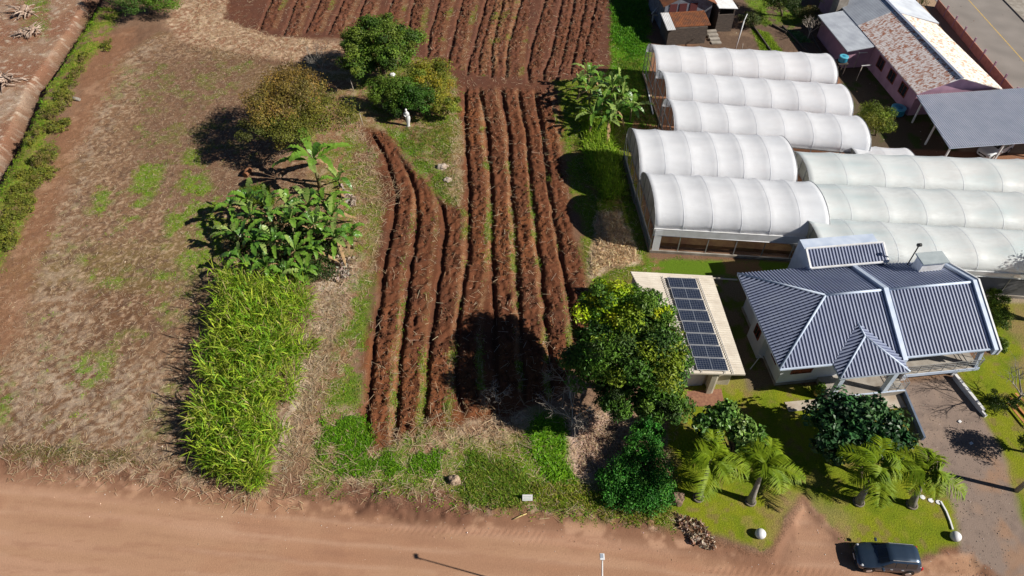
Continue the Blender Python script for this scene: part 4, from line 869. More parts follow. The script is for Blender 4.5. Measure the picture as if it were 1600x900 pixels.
grass('furrow_weeds','small green weeds between the ploughed rows',None,0,.2,[(.14,.28,.015),(.2,.3,.03),(.3,.3,.1)],nb=6,wd=.03,elr=(20,75),P=P4,S=2)
grass('orchard_grass','yellowish grass around the statue and fruit shrubs',[(640,190),(700,190),(705,230),(720,330),(690,310),(640,250),(610,215)],1100,.28,[(.14,.2,.02),(.22,.2,.04),(.1,.2,.012)],nb=6,wd=.035,noise=.42)
grass('potato_rows','pale green vegetable rows in the garden behind the greenhouses',[(1222,46),(1248,50),(1266,66),(1246,66)],260,.3,[(.18,.28,.12),(.12,.24,.06)],nb=8,wd=.09,spreadr=.12,elr=(15,60))
grass('garden_grass','bright lime grass patch in the garden behind the greenhouses',[(1176,46),(1198,52),(1222,82),(1192,84)],700,.25,[(.17,.27,.012),(.2,.3,.015)],nb=6,wd=.05,spreadr=.15,elr=(20,70))
# ------------------------------------------------------------------ trees and shrubs
def b_(px,py,z,rx,ry,rz,pal=None):
    v=g(px,py,z); return (v.x,v.y,z,rx,ry,rz)+((pal,) if pal else ())
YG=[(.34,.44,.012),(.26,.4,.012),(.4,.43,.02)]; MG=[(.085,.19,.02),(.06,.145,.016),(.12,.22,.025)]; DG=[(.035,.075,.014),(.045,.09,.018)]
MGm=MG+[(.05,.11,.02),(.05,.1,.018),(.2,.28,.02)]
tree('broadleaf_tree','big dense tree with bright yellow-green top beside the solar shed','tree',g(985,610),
 [b_(955,490,5.8,2.6,2.2,2.0,YG+MG[:1]+MG[:1]),b_(1012,502,6.6,1.9,1.9,1.6,MG+YG[:1]),b_(990,555,6.3,3.0,2.8,2.2,MGm),b_(1033,570,6.5,2.0,2.3,1.8,MGm),b_(1035,625,4.5,1.8,1.7,1.6,MGm),b_(932,562,4.6,2.2,2.4,1.9,DG+MG),b_(980,620,4.6,2.0,1.5,1.5,DG+MG)],  # darker leaf colours on the left clumps stand in for shade
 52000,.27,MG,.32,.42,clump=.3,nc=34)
tree('evergreen_tree','round dark green tree standing below the top ploughed rows','tree',g(600,122),
 [b_(595,58,4.5,2.9,2.6,2.0),b_(560,72,3.9,2.1,2.1,1.8),b_(632,70,3.8,2.2,2.2,1.8),b_(562,100,3.0,2.0,1.8,1.5),b_(610,92,3.4,2.2,1.8,1.5)],
 30000,.24,[(.08,.15,.018),(.11,.19,.02),(.05,.10,.014),(.14,.2,.025)],.26,.5,clump=.32,nc=28)
tree('russet_tree','wide tree with olive-brown thinning foliage left of the fruit shrubs','tree',g(470,235),
 [b_(465,143,5.2,3.4,3.0,1.8),b_(425,170,4.8,3.0,2.7,1.6),b_(505,183,4.2,3.1,2.5,1.5,[(.17,.15,.025),(.13,.15,.02),(.2,.19,.03)]),b_(460,208,4.0,2.9,2.2,1.4,[(.15,.16,.025),(.1,.12,.02),(.2,.2,.03)]),b_(405,200,4.2,1.8,1.7,1.3,[(.09,.1,.02),(.07,.08,.018)])],
 26000,.19,[(.2,.14,.03),(.16,.13,.028),(.12,.09,.025),(.25,.16,.035)],.24,.5,clump=.36,nc=28)
tree('fruit_shrub','yellowing orange-tinged shrub right of the round dark tree','shrub',g(672,160),
 [b_(672,125,2.1,2.6,2.3,1.6,[(.2,.22,.02),(.3,.24,.02),(.13,.17,.02)]),b_(692,165,1.5,1.6,1.7,1.1,[(.24,.24,.025),(.15,.2,.02)])],12000,.19,YG,.1,.5)
tree('fruit_shrub','deep green shrub behind the white statue','shrub',g(640,190),
 [b_(652,158,1.8,1.9,1.5,1.5,[(.06,.15,.015),(.04,.1,.012)]),b_(612,143,2.0,2.4,2.2,1.6,[(.08,.15,.015),(.11,.18,.02)]),b_(618,172,1.1,1.2,.9,.9,[(.03,.07,.01),(.05,.1,.012)])],15000,.2,YG,.1,.5)
tree('leafy_tree','small green tree beside the ditch end at the top edge','tree',g(235,22),
 [b_(215,0,2.2,2.6,2.4,1.8,[(.05,.11,.015),(.07,.13,.02)]),b_(255,2,2.0,2.4,2.2,1.7,[(.07,.16,.012),(.11,.2,.015)]),b_(180,-15,2.2,2.2,2,1.6,[(.04,.08,.012)])],13000,.17,YG,.15,.5)
OL=[(.17,.19,.025),(.14,.17,.022),(.21,.21,.03)]
DSH=[(122,88,.9,'knee-high olive shrub at the upper end of the ditch line'),(112,112,1.0,'olive shrub just below the upper end of the ditch line'),(98,140,1.5,'bushy olive-green shrub above the short grey log'),(92,168,1.7,'tallest bright olive shrub left of the short grey log'),(88,196,1.2,'olive shrub right below the tallest ditch shrub'),(66,200,1.0,'half shaded shrub hanging over the ditch'),(48,218,.9,'small yellowish shrub on the ditch edge'),(68,240,1.6,'wide olive shrub in the middle of the ditch line'),(48,262,1.4,'olive shrub left of the widest middle one'),(66,268,1.1,'low shrub at the foot of the middle ditch shrubs'),(36,288,1.6,'dense olive shrub below the middle of the ditch line'),(20,305,1.2,'shrub close to the left picture edge above two others'),(34,318,1.1,'low shrub with a bare side near the left edge'),(8,345,1.4,'olive shrub cut by the left edge, upper one'),(8,378,1.5,'bright shrub cut by the left edge, lower one'),(160,68,.9,'isolated low olive shrub on the pale straw right of the ditch')]
for i,(px,py,r,lb_) in enumerate(DSH):
    v=g(px+9,py+6,0); r*=.82; z=ztop(v.x,v.y)
    tree('ditch_shrub',lb_,'shrub',(v.x,v.y,z),[(v.x+random.uniform(-.7,.7)*r,v.y+random.uniform(-1.1,1.1)*r,z+r*random.uniform(.2,.55),r*random.uniform(.35,.8),r*random.uniform(.4,.9),r*random.uniform(.3,.6),random.choice([OL,OL[:1]+[(.2,.16,.05)],[(.11,.15,.02)]+OL])) for _ in range(5)],int(1500*r),.16,OL,.04,.4,group='shrubs along the ditch',nc=14,tilt=.8)
BR=[(.02,.075,.02),(.035,.1,.03),(.015,.055,.015),(.06,.13,.04)]
tree('round_leaf_tree','spreading tree with large glossy dark leaves in front of the porch','tree',g(1345,745),
 [b_(1325,650,3.4,2.1,1.7,1.1),b_(1365,665,3.2,2.0,1.8,1.1),b_(1295,652,3.0,1.6,1.5,1.0),b_(1335,690,2.8,2.2,1.6,1.1),b_(1390,695,2.7,1.5,1.5,1.0),b_(1300,700,2.6,1.2,1.2,.9)],
 6200,.36,BR,.16,.75,clump=.35,nc=24,m=M_leafg,tilt=.45)
BL_=[(.13,.24,.04),(.09,.19,.03),(.19,.29,.06),(.05,.12,.02)]
tree('round_leaf_shrub','open tree with pale green cupped leaf bunches between shed and palms','tree',g(1150,745),
 [b_(1128,650,2.9,1.0,.9,.7),b_(1150,665,2.7,1.0,.9,.7),b_(1178,680,2.4,.9,.8,.7),b_(1105,660,2.6,.9,.8,.6),b_(1112,678,2.3,.7,.7,.6),b_(1160,690,2.2,.9,.8,.6),b_(1138,640,3.2,.7,.6,.5)],
 3000,.32,BL_,.1,.75,clump=.42,nc=12,m=M_leafg,tilt=.4)
VG=[(.04,.19,.02),(.06,.23,.025),(.03,.13,.015),(.09,.26,.03)]
tree('leafy_mound','dense emerald green creeper mound beside the wood-chip patch','shrub',g(995,785),
 [b_(1000,745,.7,2.1,2.0,1.0),b_(975,775,.5,1.7,1.4,.8),b_(1025,770,.5,1.4,1.5,.8),b_(1005,700,.8,1.3,1.5,1.0),b_(1015,665,.9,1.0,1.2,1.0),b_(960,755,.4,1.2,1.2,.6)],
 17000,.15,VG,.05,.6,nc=40,clump=.3,tilt=.7)
tree('garden_bush','round yellow-green bush between the pink house and the greenhouse','shrub',g(1368,212),[b_(1366,190,1.6,2.0,1.8,1.5)],8000,.15,[(.16,.2,.02),(.1,.15,.015),(.22,.24,.03)],.1,.5,nc=26)
tree('garden_tree','dark green tree cut by the top edge above the garden','tree',g(1222,25),[b_(1222,0,2.6,2.2,2.2,1.8),b_(1205,-5,2.2,1.8,1.8,1.4)],9000,.16,[(.06,.1,.015),(.04,.07,.012)],.14,.5)
tree('garden_shrub','small olive shrub near the garden bend behind the barn yard','shrub',g(1172,42),[b_(1172,32,.9,1.2,1.5,.9)],3000,.14,[(.07,.1,.025),(.1,.12,.03)],.05,.5)
tree('garden_shrub','bright lime shrub beside the zinc roof corner','shrub',g(1298,14),[b_(1298,4,.9,1.1,1.0,.9)],2500,.14,YG,.05,.5)
tree('garden_shrub','brownish shrub beside the vegetable rows','shrub',g(1262,34),[b_(1262,22,1.0,1.6,1.4,.9)],2600,.13,[(.16,.12,.03),(.1,.1,.025)],.06,.5)
tree('roadside_tree','dark tree at the top edge beside the asphalt road','tree',g(1440,6),[b_(1440,-8,2.0,1.3,1.5,1.4)],3000,.16,[(.05,.09,.012),(.07,.11,.02)],.08,.5)
for i,(px,py,r,lab) in enumerate([(1552,475,.9,'low green bush nearest the far corner of the blue roof'),(1560,505,1.1,'leafy bush right of the blue roof edge'),(1558,545,.7,'small bush right of the white roof capping'),]):
    v=g(px,py); tree('side_bush',lab,'shrub',v,[(v.x,v.y,r*.6,r,r,r*.7)],int(2200*r),.14,[(.13,.2,.02),(.09,.15,.015)],.04,.5,nc=14)
v=g(1560,632); tree('yard_shrub','dark feathery shrub in the right lawn beside the orange boards','shrub',v,[(v.x,v.y,.5,1.3,.8,.5)],2600,.12,[(.04,.08,.012),(.06,.1,.015)],.04,.4,nc=14,tilt=1.0)
v=g(1640,540); tree('added_shade_tree','unseen tree added outside the right edge to shade the lawn','tree',g(1690,520),[b_(1690,440,4.6,2.4,2.6,1.8)],9000,.2,MG,.2,.5)  # unseen tree, added to throw a shadow on the right lawn
v=g(1608,700); tree('yard_tree','leafy small tree cut by the right edge','tree',g(1620,712),[b_(1625,690,2.0,1.3,1.3,.9)],3000,.16,MG,.08,.5)
# bare trees
def bare(name,label,base,h,sp,lv=4,r0=.06,m=None,seed=1,nb=4,flat=.6):
    rr=random.Random(seed); T=thing(name,label,'bare tree',base); mb=MB(); base=Vector(base)
    def br(p,d,L,r,l):
        q=p+d*L*.55+Vector((rr.uniform(-.1,.1),rr.uniform(-.1,.1),rr.uniform(-.05,.1)))*L; e=q+(d+Vector((rr.uniform(-.25,.25),rr.uniform(-.25,.25),.05))).normalized()*L*.5
        mb.tube([p,q,e],[r,r*.75,r*.5],4,cap=False)
        if l>0:
            for k in range(nb if l>1 else 3):
                dd=(d*.7+Vector((rr.uniform(-1,1),rr.uniform(-1,1),rr.uniform(-.25,.7)*flat))*sp).normalized()
                br(q.lerp(e,rr.random()),dd,L*rr.uniform(.5,.75),r*.5,l-1)
    mb.tube([base-Vector((0,0,.1)),base+Vector((0.02,0,h*.3))],[r0*1.3,r0],6)
    for k in range(5):
        a=k*1.26+rr.random(); br(base+Vector((0,0,h*.28)),Vector((math.cos(a)*sp,math.sin(a)*sp,.8)).normalized(),h*.42,r0*.7,lv-1)
    mb.build('trunk',m or M_twig,T,world=True); return T
bare('bare_tree','leafless grey twiggy tree at the lower edge of the big tree shadow',g(893,668),3.9,.8,4,.07,seed=3)
bare('bare_tree','leafless grey tree in the dark tree shadow left of the yellow-green crown',g(890,622),3.6,.9,4,.07,seed=5)
bare('bare_tree','faint leafless shrub inside the round tree shadow on the rows',g(775,625),1.8,.9,4,.04,seed=8)
bare('bare_tree','pale leafless tree left of the round dark tree',g(505,118),3.4,.5,4,.07,seed=9,m=M_barkg)
bare('bare_tree','leafless tree casting twig shadows on the driveway by the right edge',g(1582,632),4.2,.8,4,.08,seed=12,m=M_barkg)
bare('bare_tree','small leafless sapling by the lawn edge near the parked planks',g(1597,705),2.2,.8,3,.05,seed=14,m=M_barkg)
bare('bare_tree','thin leafless garden tree beside the zinc lean-to roof',g(1262,60),2.6,.6,4,.06,seed=15)
# ------------------------------------------------------------------ banana plants
def banana_leaf(L,wd,el,dr,seed):
    r=np.random.default_rng(seed); S=18; t=np.linspace(0,1,S+1); x=L*t*math.cos(el)*(1+.15*dr*t); z=L*(t*math.sin(el)-dr*t*t)
    w_=wd*np.sin(np.pi*np.clip((t-.1)/.93,0.0,1))**.55; w_[0]=.03; w_[1]=max(w_[1],.04); V=[];F=[]
    for i in range(S+1):
        for s_ in (-1,0,1):
            wj=w_[i]/2*(1+r.uniform(-.45,.15)*(i%2)); V.append((x[i],s_*wj,z[i]+abs(s_)*wj*.35-(abs(s_)*r.uniform(0,.1))))
    for i in range(S):
        for s_ in (0,1):
            if s_!=9 and r.random()<.06 and 2<i<S-1: continue
            a=3*i+s_; F.append((a,a+1,a+4,a+3))
    return V,F
BLM=[]
for i in range(7):
    Vb,Fb=banana_leaf(3.1+.25*(i%3),.56,R([74,62,50,68,44,80,56][i]),[.6,.65,.62,.85,.6,.4,.9][i],i)
    cb=pick([(.10,.22,.02),(.16,.29,.03),(.07,.16,.015)],1,.1); me_o=fast('leaf',np.array(Vb),np.array(Fb),mat('banana_leaf_%d'%(i%3),[(.06,.16,.022),(.12,.26,.03),(.22,.34,.08)][i%3],.38,c2=[(.1,.21,.025),(.16,.27,.03),(.27,.34,.09)][i%3],scale=1.2,transl=.22,spec=.5,var=.12,stretch=(1,6,1)))
    BLM.append(me_o.data); bpy.data.objects.remove(me_o)
Vb,Fb=banana_leaf(2.0,.35,R(20),1.1,99); me_o=fast('dead_leaf',np.array(Vb),np.array(Fb),mat('dead_leaf',(.33,.22,.11),.8,c2=(.2,.12,.06),scale=3)); DBL=me_o.data; bpy.data.objects.remove(me_o)
def banana(label,base,h,nl,sc_=1.0,group=None,seed=0):
    rr=random.Random(seed); T=thing('banana_plant',label,'banana plant',base,rr.uniform(0,6),group)
    mb=MB(); mb.tube([(0,0,-.1),(0.03,0,h*.5),(0,0.02,h)],[.15*sc_,.12*sc_,.06*sc_],8); mb.build('stem',mat('banana_stem',(.2,.2,.09),.7,c2=(.13,.09,.04),scale=3),T)
    for k in range(nl+2):
        l=bpy.data.objects.new('leaf',rr.choice(BLM) if k<nl else DBL); col.objects.link(l); l.parent=T; s=sc_*rr.uniform(.8,1.15)
        l.location=(0,0,h*rr.uniform(.85,1.0)); l.rotation_euler=(rr.uniform(-.25,.25),rr.uniform(-.25,.15),k*2.4+rr.uniform(-.3,.3)); l.scale=(s,s*rr.uniform(.85,1.2),s)
    return T
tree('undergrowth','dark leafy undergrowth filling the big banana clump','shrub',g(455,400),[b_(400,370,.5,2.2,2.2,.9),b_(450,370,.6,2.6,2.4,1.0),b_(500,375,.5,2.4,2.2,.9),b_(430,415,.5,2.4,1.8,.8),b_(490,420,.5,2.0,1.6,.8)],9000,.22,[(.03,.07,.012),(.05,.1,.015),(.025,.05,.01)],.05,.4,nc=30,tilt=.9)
def bclump(spots,group,lab,sd,sc0):
    for k,(px,py,h,l) in enumerate(spots):
        v=g(px,py); banana(l,(v.x,v.y,0),h*1.2+.2,10,sc0*(.9+.25*((k*37)%10)/10),group,sd+k)
bclump([(372,352,1.8,'banana plant at the far left corner of the big clump'),(398,338,1.5,'banana plant on the upper left rim of the big clump, beside dark grass'),(378,392,1.6,'banana plant with broad leaves on the left rim of the big clump'),(405,375,2.2,'tall banana plant inside the left part of the big clump'),
 (385,428,1.3,'low banana plant where the big clump meets the sugar cane at left'),(412,408,1.9,'banana plant behind the left cane edge'),(428,345,2.0,'banana plant at the top rim of the big clump'),(436,378,2.5,'tallest banana plant in the centre left of the big clump'),(440,412,2.0,'banana plant with pale upturned leaves in the centre of the big clump'),
 (425,440,1.4,'banana plant in front, directly above the sugar cane'),(458,350,1.9,'banana plant top centre of the big clump'),(466,385,2.4,'tall banana plant right of the clump centre'),(470,420,1.8,'banana plant in the lower right centre of the big clump'),(455,448,1.2,'short banana plant in the front row by the cane tip'),
 (490,350,1.8,'banana plant on the upper right of the big clump, below the lone one'),(500,385,2.1,'banana plant in the right part of the big clump'),(498,420,1.6,'banana plant above the dead leaf pile'),(525,365,1.6,'banana plant at the right rim of the big clump'),(530,398,1.6,'banana plant left of the dead leaf pile top'),
 (552,388,1.3,'rightmost banana plant of the big clump'),(485,445,1.1,'small banana plant at the lower right front'),(512,340,1.5,'slender banana plant between clump and lone plant')],'banana plants above the sugar cane','',100,.86)
banana('lone banana plant with bright leaves between the russet tree and the big clump',g(500,292),3.4,11,1.35,None,77)
banana('young banana plant with drooping leaves right of the lone one',g(535,308),2.0,8,.95,None,78)
bclump([(903,155,1.5,'banana plant at the upper left of the clump by the ploughed field'),(918,140,1.4,'topmost banana plant of the clump by the ploughed field'),(920,170,1.9,'tall banana plant on the left of the field-side clump'),(935,155,1.9,'banana plant at the upper centre of the field-side clump'),(938,188,1.8,'banana plant at the lower centre of the field-side clump'),
 (953,172,2.1,'tallest banana plant in the middle of the field-side clump'),(960,198,1.7,'banana plant on the lower right of the field-side clump'),(970,178,1.7,'banana plant on the right of the field-side clump'),(984,190,1.3,'banana plant nearest the greenhouse ends'),(948,212,1.3,'lowest banana plant, above the bright tall grass'),(965,155,1.3,'short banana plant on the upper right of the field-side clump'),(925,200,1.2,'low banana plant at the shaded left side of the field-side clump')],'banana plants beside the greenhouses','',200,.85)
# ------------------------------------------------------------------ palms
def frond(L,el,dr,seed,hang=.6):
    r=np.random.default_rng(seed); n=40; t=np.linspace(.12,1,n); xr=L*t*math.cos(el)*(1+.15*dr*t); zr=L*(t*math.sin(el)-dr*t*t)
    B=np.column_stack([xr,np.zeros(n),zr]); VV_=[];FF=[];off_=0
    for s_ in (1,-1):
        ln=.9*np.sin(np.pi*np.clip(t*.9+.08,0,1))**.6*(1+r.normal(size=n)*.08)
        V,F,k=ribbons(B,np.full(n,s_*1.05)+r.normal(size=n)*.12,ln,.06,np.radians(r.uniform(5,28,n)),np.full(n,hang)+r.normal(size=n)*.1,3,np.array([.6,1,.8,.1]),np.full(n,s_*.3))
        VV_.append(V);FF.append(F+off_);off_+=len(V)
    tt=np.linspace(0,1,10); xr=L*tt*math.cos(el)*(1+.15*dr*tt); zr=L*(tt*math.sin(el)-dr*tt*tt)
    wv_=.035*(1-tt*.8)
    V=np.concatenate([np.column_stack([xr,-wv_,zr+.01]),np.column_stack([xr,wv_,zr+.01])]); F=np.array([[i,i+1,10+i+1,10+i] for i in range(9)])
    VV_.append(V);FF.append(F+off_)
    return np.concatenate(VV_),np.concatenate(FF)
M_fr=mat('frond',(.14,.24,.010),.55,c2=(.24,.32,.015),scale=1.0,transl=.3,spec=.2,var=.12)
PF=[]
for i,(e,d_) in enumerate([(70,.75),(58,.8),(46,.7),(80,.9),(36,.6),(62,1.0)]):
    V,F=frond(3.0,R(e),d_,i); o=fast('frond',V,F,M_fr); PF.append(o.data); bpy.data.objects.remove(o)
def palm(label,bpx,tpx,zt,seed,nf=9):
    rr=random.Random(seed); b=g(*bpx); t=g(*tpx,zt); T=thing('palm_tree',label,'palm tree',b,0,'garden palms')
    v=t-b; mb=MB(); pts=[(0,0,-.05),tuple(v*.25+Vector((0,0,.0))),tuple(v*.6),tuple(v*.82)]; mb.tube(pts,[.3,.2,.14,.12],12); mb.build('trunk',M_barkg,T)
    mb=MB(); mb.tube([tuple(v*.82),tuple(v*.97)],[.1,.06],10); mb.build('crownshaft',mat('crownshaft',(.2,.27,.08),.5,c2=(.26,.3,.13),scale=2),T)
    mb=MB(); mb.lathe((0,0,0),[(.36,0),(.38,.12),(.3,.14),(.26,.02)],14); mb.build('planting_ring',M_galv if False else mat('ring',(.2,.17,.14),.9),T)
    for k in range(nf):
        l=bpy.data.objects.new('frond',PF[k%len(PF)]); col.objects.link(l); l.parent=T; l.location=v*.93; s=rr.uniform(.85,1.1)
        l.rotation_euler=(rr.uniform(-.2,.2),rr.uniform(-.15,.15),k*2.399+seed); l.scale=(s,s,s)
    return T
palm('palm tree leftmost in the garden, beside the creeper mound',(1091,778),(1112,716),4.1,1)
palm('second palm tree from the left, leaning over the bare drive',(1172,784),(1196,726),4.0,2.6)
palm('third palm tree from the left, below the dark round-leaf tree',(1341,785),(1372,729),4.0,4.1)
palm('rightmost palm tree, beside the gravel driveway',(1424,789),(1450,737),3.8,5.3,10)
# palms behind the first two, only their crowns show above the mulch shade
# ------------------------------------------------------------------ cars
def lerp_tab(tab,x):
    xs=[r[0] for r in tab]; return [float(np.interp(x,xs,[r[i] for r in tab])) for i in range(1,len(tab[0]))]
#  x, half width, belt z, roof half width, top z
CARTAB=[(-1.97,.52,.50,.44,.54),(-1.9,.68,.58,.56,.64),(-1.7,.78,.66,.62,.74),(-1.3,.83,.78,.64,.85),(-.9,.84,.86,.64,.94),(-.8,.84,.88,.66,.99),(-.2,.84,.92,.60,1.42),(.0,.84,.92,.60,1.46),(.9,.84,.93,.60,1.49),(1.5,.82,.95,.58,1.45),(1.72,.80,.95,.56,1.36),(1.9,.77,.93,.60,1.02),(1.97,.70,.70,.58,.82)]
def csec(x):
    hw,zb,rh,zt=lerp_tab(CARTAB,x)
    return [(hw*.9,.2),(hw*.99,.34),(hw*1.0,.55*min(1,zb/.6)),(hw*.97,zb),(rh+.03,zt-.07 if zt>1 else zt-.03),(rh-.09,zt),(rh*.5,zt+.025),(0,zt+.03)]
def car(label,loc,rz,paint_):
    T=thing('car',label,'car',loc,rz)
    xs=np.concatenate([np.linspace(-1.97,-.8,12),np.linspace(-.7,1.5,16),np.linspace(1.6,1.97,7)])
    mb=MB(); rows=[]
    for x in xs:
        s_=csec(x); rows.append([(x,-y,z) for y,z in s_]+[(x,y,z) for y,z in s_[-2::-1]])
    mb.grid(rows); 
    for k in (0,-1): mb.quadf(rows[k])
    mb.quadf([(xs[0],-.45,.2),(xs[-1],-.6,.2),(xs[-1],.6,.2),(xs[0],.45,.2)])
    mb.build('body',paint_,T)
    def P(x,i,f,side): # point between section rows i and i+1
        s_=csec(x); y=s_[i][0]*(1-f)+s_[i+1][0]*f; z=s_[i][1]*(1-f)+s_[i+1][1]*f; return Vector((x,side*(y+.012),z+.006))
    for side in (-1,1):
        for a,b in ((-.55,.1),(.16,.8),(.86,1.5)):
            m=MB(); n=5; top=[];bot=[]
            for k in range(n+1):
                x=a+(b-a)*k/n
                f1=.9 if x>-.15 else .9-(.0-x)*.9
                top.append(P(x,3,max(.15,f1),side)); bot.append(P(x,3,.06,side))
            m.grid([bot,top],sm=True); m.build('side_window',M_glass,T)
        for x in (-1.22,1.25):
            w=MB(); w.tube([(x,side*.66,.3),(x,side*.86,.3)],.31,20); wo=w.build('wheel',M_dark,T)
            w=MB(); w.tube([(x,side*.855,.3),(x,side*.875,.3)],.19,12); w.build('rim',M_alu,wo)
            w=MB(); w.tube([(x,side*.845,.34),(x,side*.852,.34)],.37,20); w.build('wheel_arch',M_dark,T)
        m=MB(); c=Vector((-1.66,side*.62,.70)); m.lathe(c,[(.02,-.08),(.15,-.06),(.14,-.01),(.07,.012)],12); h=m.build('headlight',mat('lamp_glass',(.7,.72,.75),.15,c2=(.45,.47,.5),scale=8,spec=.8),T); h.data.transform(Matrix.Translation(c)@Matrix.Rotation(side*R(-20),4,'Z')@Matrix.Diagonal((1.35,.62,1,1))@Matrix.Translation(-c))
        m=MB(); m.box((1.9,side*.68,.84),(.14,.16,.3)); m.build('taillight',mat('tail_red',(.5,.02,.02),.25),T,bevel=.03)
        m=MB(); m.box((-.62,side*.97,.96),(.14,.22,.14)); m.bar((-.6,side*.84,.92),(-.6,side*.9,.95),.05); m.build('mirror',paint_,T,bevel=.03)
        for x in (.02,.72): m=MB(); m.box((x,side*.855,.76),(.16,.03,.035)); m.build('door_handle',M_alu,T)
        m=MB(); m.bar((-.1,side*.56,1.49),(1.45,side*.56,1.5),.03); m.build('roof_rail',M_galv,T)
    m=MB(); rr=[]
    for x in np.linspace(-.76,-.26,5):
        s_=csec(x); rr.append([(x,y*1.0,z+.012) for y,z in ((-s_[4][0]*.93,s_[4][1]+.02),(-s_[5][0],s_[5][1]),(0,s_[7][1]),(s_[5][0],s_[5][1]),(s_[4][0]*.93,s_[4][1]+.02))])
    m.grid(rr); m.build('windscreen',M_glass,T)
    m=MB(); rr=[]
    for x in np.linspace(1.735,1.88,4):
        s_=csec(x); rr.append([(x+.012,y*.92,z+.004) for y,z in ((-s_[4][0],s_[4][1]),(-s_[5][0],s_[5][1]),(0,s_[7][1]),(s_[5][0],s_[5][1]),(s_[4][0],s_[4][1]))])
    m.grid(rr); m.build('rear_window',M_glass,T)
    m=MB(); m.box((-1.95,0,.42),(.06,.9,.16)); m.build('grille',M_dark,T,bevel=.02)
    m=MB(); m.box((-1.99,0,.33),(.02,.4,.12)); m.build('number_plate',M_white,T); m=MB(); m.box((1.985,0,.6),(.02,.4,.12)); m.build('number_plate',M_white,T)
    m=MB(); m.bar((-.82,-.1,1.0),(-.72,-.5,1.04),.02); m.bar((-.82,.4,1.0),(-.72,.0,1.04),.02); m.build('wiper',M_dark,T)
    T.scale=(.94,.96,1); return T
pc=g(1385,896); car('dark blue small estate car parked at the lawn edge on the dirt road','' or (pc.x+.07,pc.y+.78,-.04),R(-5),mat('car_blue',(.035,.06,.10),.28,metal=.45,spec=.6,coat=.6,c2=(.045,.07,.11),scale=1))
pc=g(1546,240); car('white car parked under the front edge of the carport',(pc.x+.4,pc.y+.2,0),R(28),mat('car_white',(.6,.63,.66),.3,spec=.5,coat=.4))
# ------------------------------------------------------------------ posts, lamp, sign
T=thing('street_lamp','slim white solar street lamp standing on the dirt road edge','street lamp',(5.37,13.45,-.1))
t=MB(); t.tube([(0,0,0),(-.75,.05,7.95)],[.07,.035],10); t.build('pole',M_white,T)
t=MB(); t.box((-.76,.12,8.02),(.24,.32,.06),M=Matrix.Rotation(R(12),3,'X')); t.build('lamp_head',mat('lamp_head_white',(.62,.64,.67),.4),T,bevel=.02)
t=MB(); t.box((-.78,.14,8.065),(.16,.2,.02),M=Matrix.Rotation(R(12),3,'X')); t.build('solar_cell',mat('lamp_cell',(.3,.33,.38),.3),T)
t=MB(); t.bar((-.74,0,7.8),(-.76,.1,7.99),.05); t.build('bracket',M_galv,T)
b=g(1588,767); T=thing('utility_pole','tall grey utility pole at the lawn edge right of the gravel drive','utility pole',b)
t=MB(); t.tube([(0,0,-.2),(0,0,9.2)],[.16,.1],12); t.build('pole',M_conc,T); t=MB(); t.box((0,0,8.7),(.1,1.8,.1)); t.build('crossarm',M_plank,T)
for y_ in (-.7,0,.7): t=MB(); t.lathe((0,y_,8.75),[(.03,0),(.05,.05),(.03,.14)],8); t.build('insulator',M_white,T)
b=g(824,784); T=thing('notice_sign','small white notice board on a short post in the grass verge','sign',b)
Ms=Matrix.Rotation(R(-28),3,'X')
t=MB(); t.box((0,0,.62),(.66,.035,.46),M=Ms); bo=t.build('board',M_white,T)
t=MB(); 
for z_ in (.1,-.02,-.14): t.box(Vector((0,0,.62))+Ms@Vector((-.02,-.022,z_)),(.5 if z_!=-.02 else .42,.004,.035),M=Ms)
t.build('lettering',mat('faded_ink',(.35,.42,.38),.7),bo)
for x_ in (-.2,.2): t=MB(); t.box((x_,.06,.25),(.05,.05,.7)); t.build('post',M_plank,T)
def ball(px,py,r,label):
    b=g(px,py); T=thing('marker_ball',label,'garden ball',b)
    t=MB(); t.lathe((0,0,0),[(r*math.cos(a)*1.0,r*.62+r*math.sin(a)*.95) for a in np.linspace(-.7,1.54,12)],20); t.build('ball',M_white,T)
    t=MB(); t.lathe((0,0,-.02),[(r*.85,0),(r*.85,.1),(r*.78,.12)],16); t.build('base',M_conc,T)
ball(1187,836,.34,'white round ornamental ball at the lawn corner left of the earth drive'); ball(1491,840,.33,'white round ornamental ball at the end of the white kerb line')
for i,(px,py) in enumerate([(1441,777),(1454,782),(1466,785)]):
    b=g(px,py); t=MB(); t.prism([(b.x+math.cos(a)*.19,b.y+math.sin(a)*.17) for a in np.linspace(0,6.28,8)[:-1]],0,.05); setp(t.build('stepping_stone',M_white,bevel=.02),['flat white stone beside the rightmost palm, first of the row','flat white stone, middle of the row below the palm','flat white stone where the white kerb line starts'][i],'stepping stone','white stepping stones')
t=MB(); kp=[g(1469,784),g(1478,800),g(1484,815),g(1488,828)]
for a,b in zip(kp,kp[1:]): t.bar(a+Vector((0,0,.05)),b+Vector((0,0,.05)),.1,.12)
setp(t.build('lawn_edging',M_white),'thin white kerb line along the lawn beside the gravel drive','kerb')
for i,(px,py) in enumerate([(1499,659),(1517,693)]):
    b=g(px,py); t=MB(); t.box(b+Vector((0,0,.04)),(.24,.18,.08),.5); setp(t.build('white_block',M_white,bevel=.02),['small white block on the gravel drive nearer the house','small white block on the gravel drive farther from the house'][i],'block')
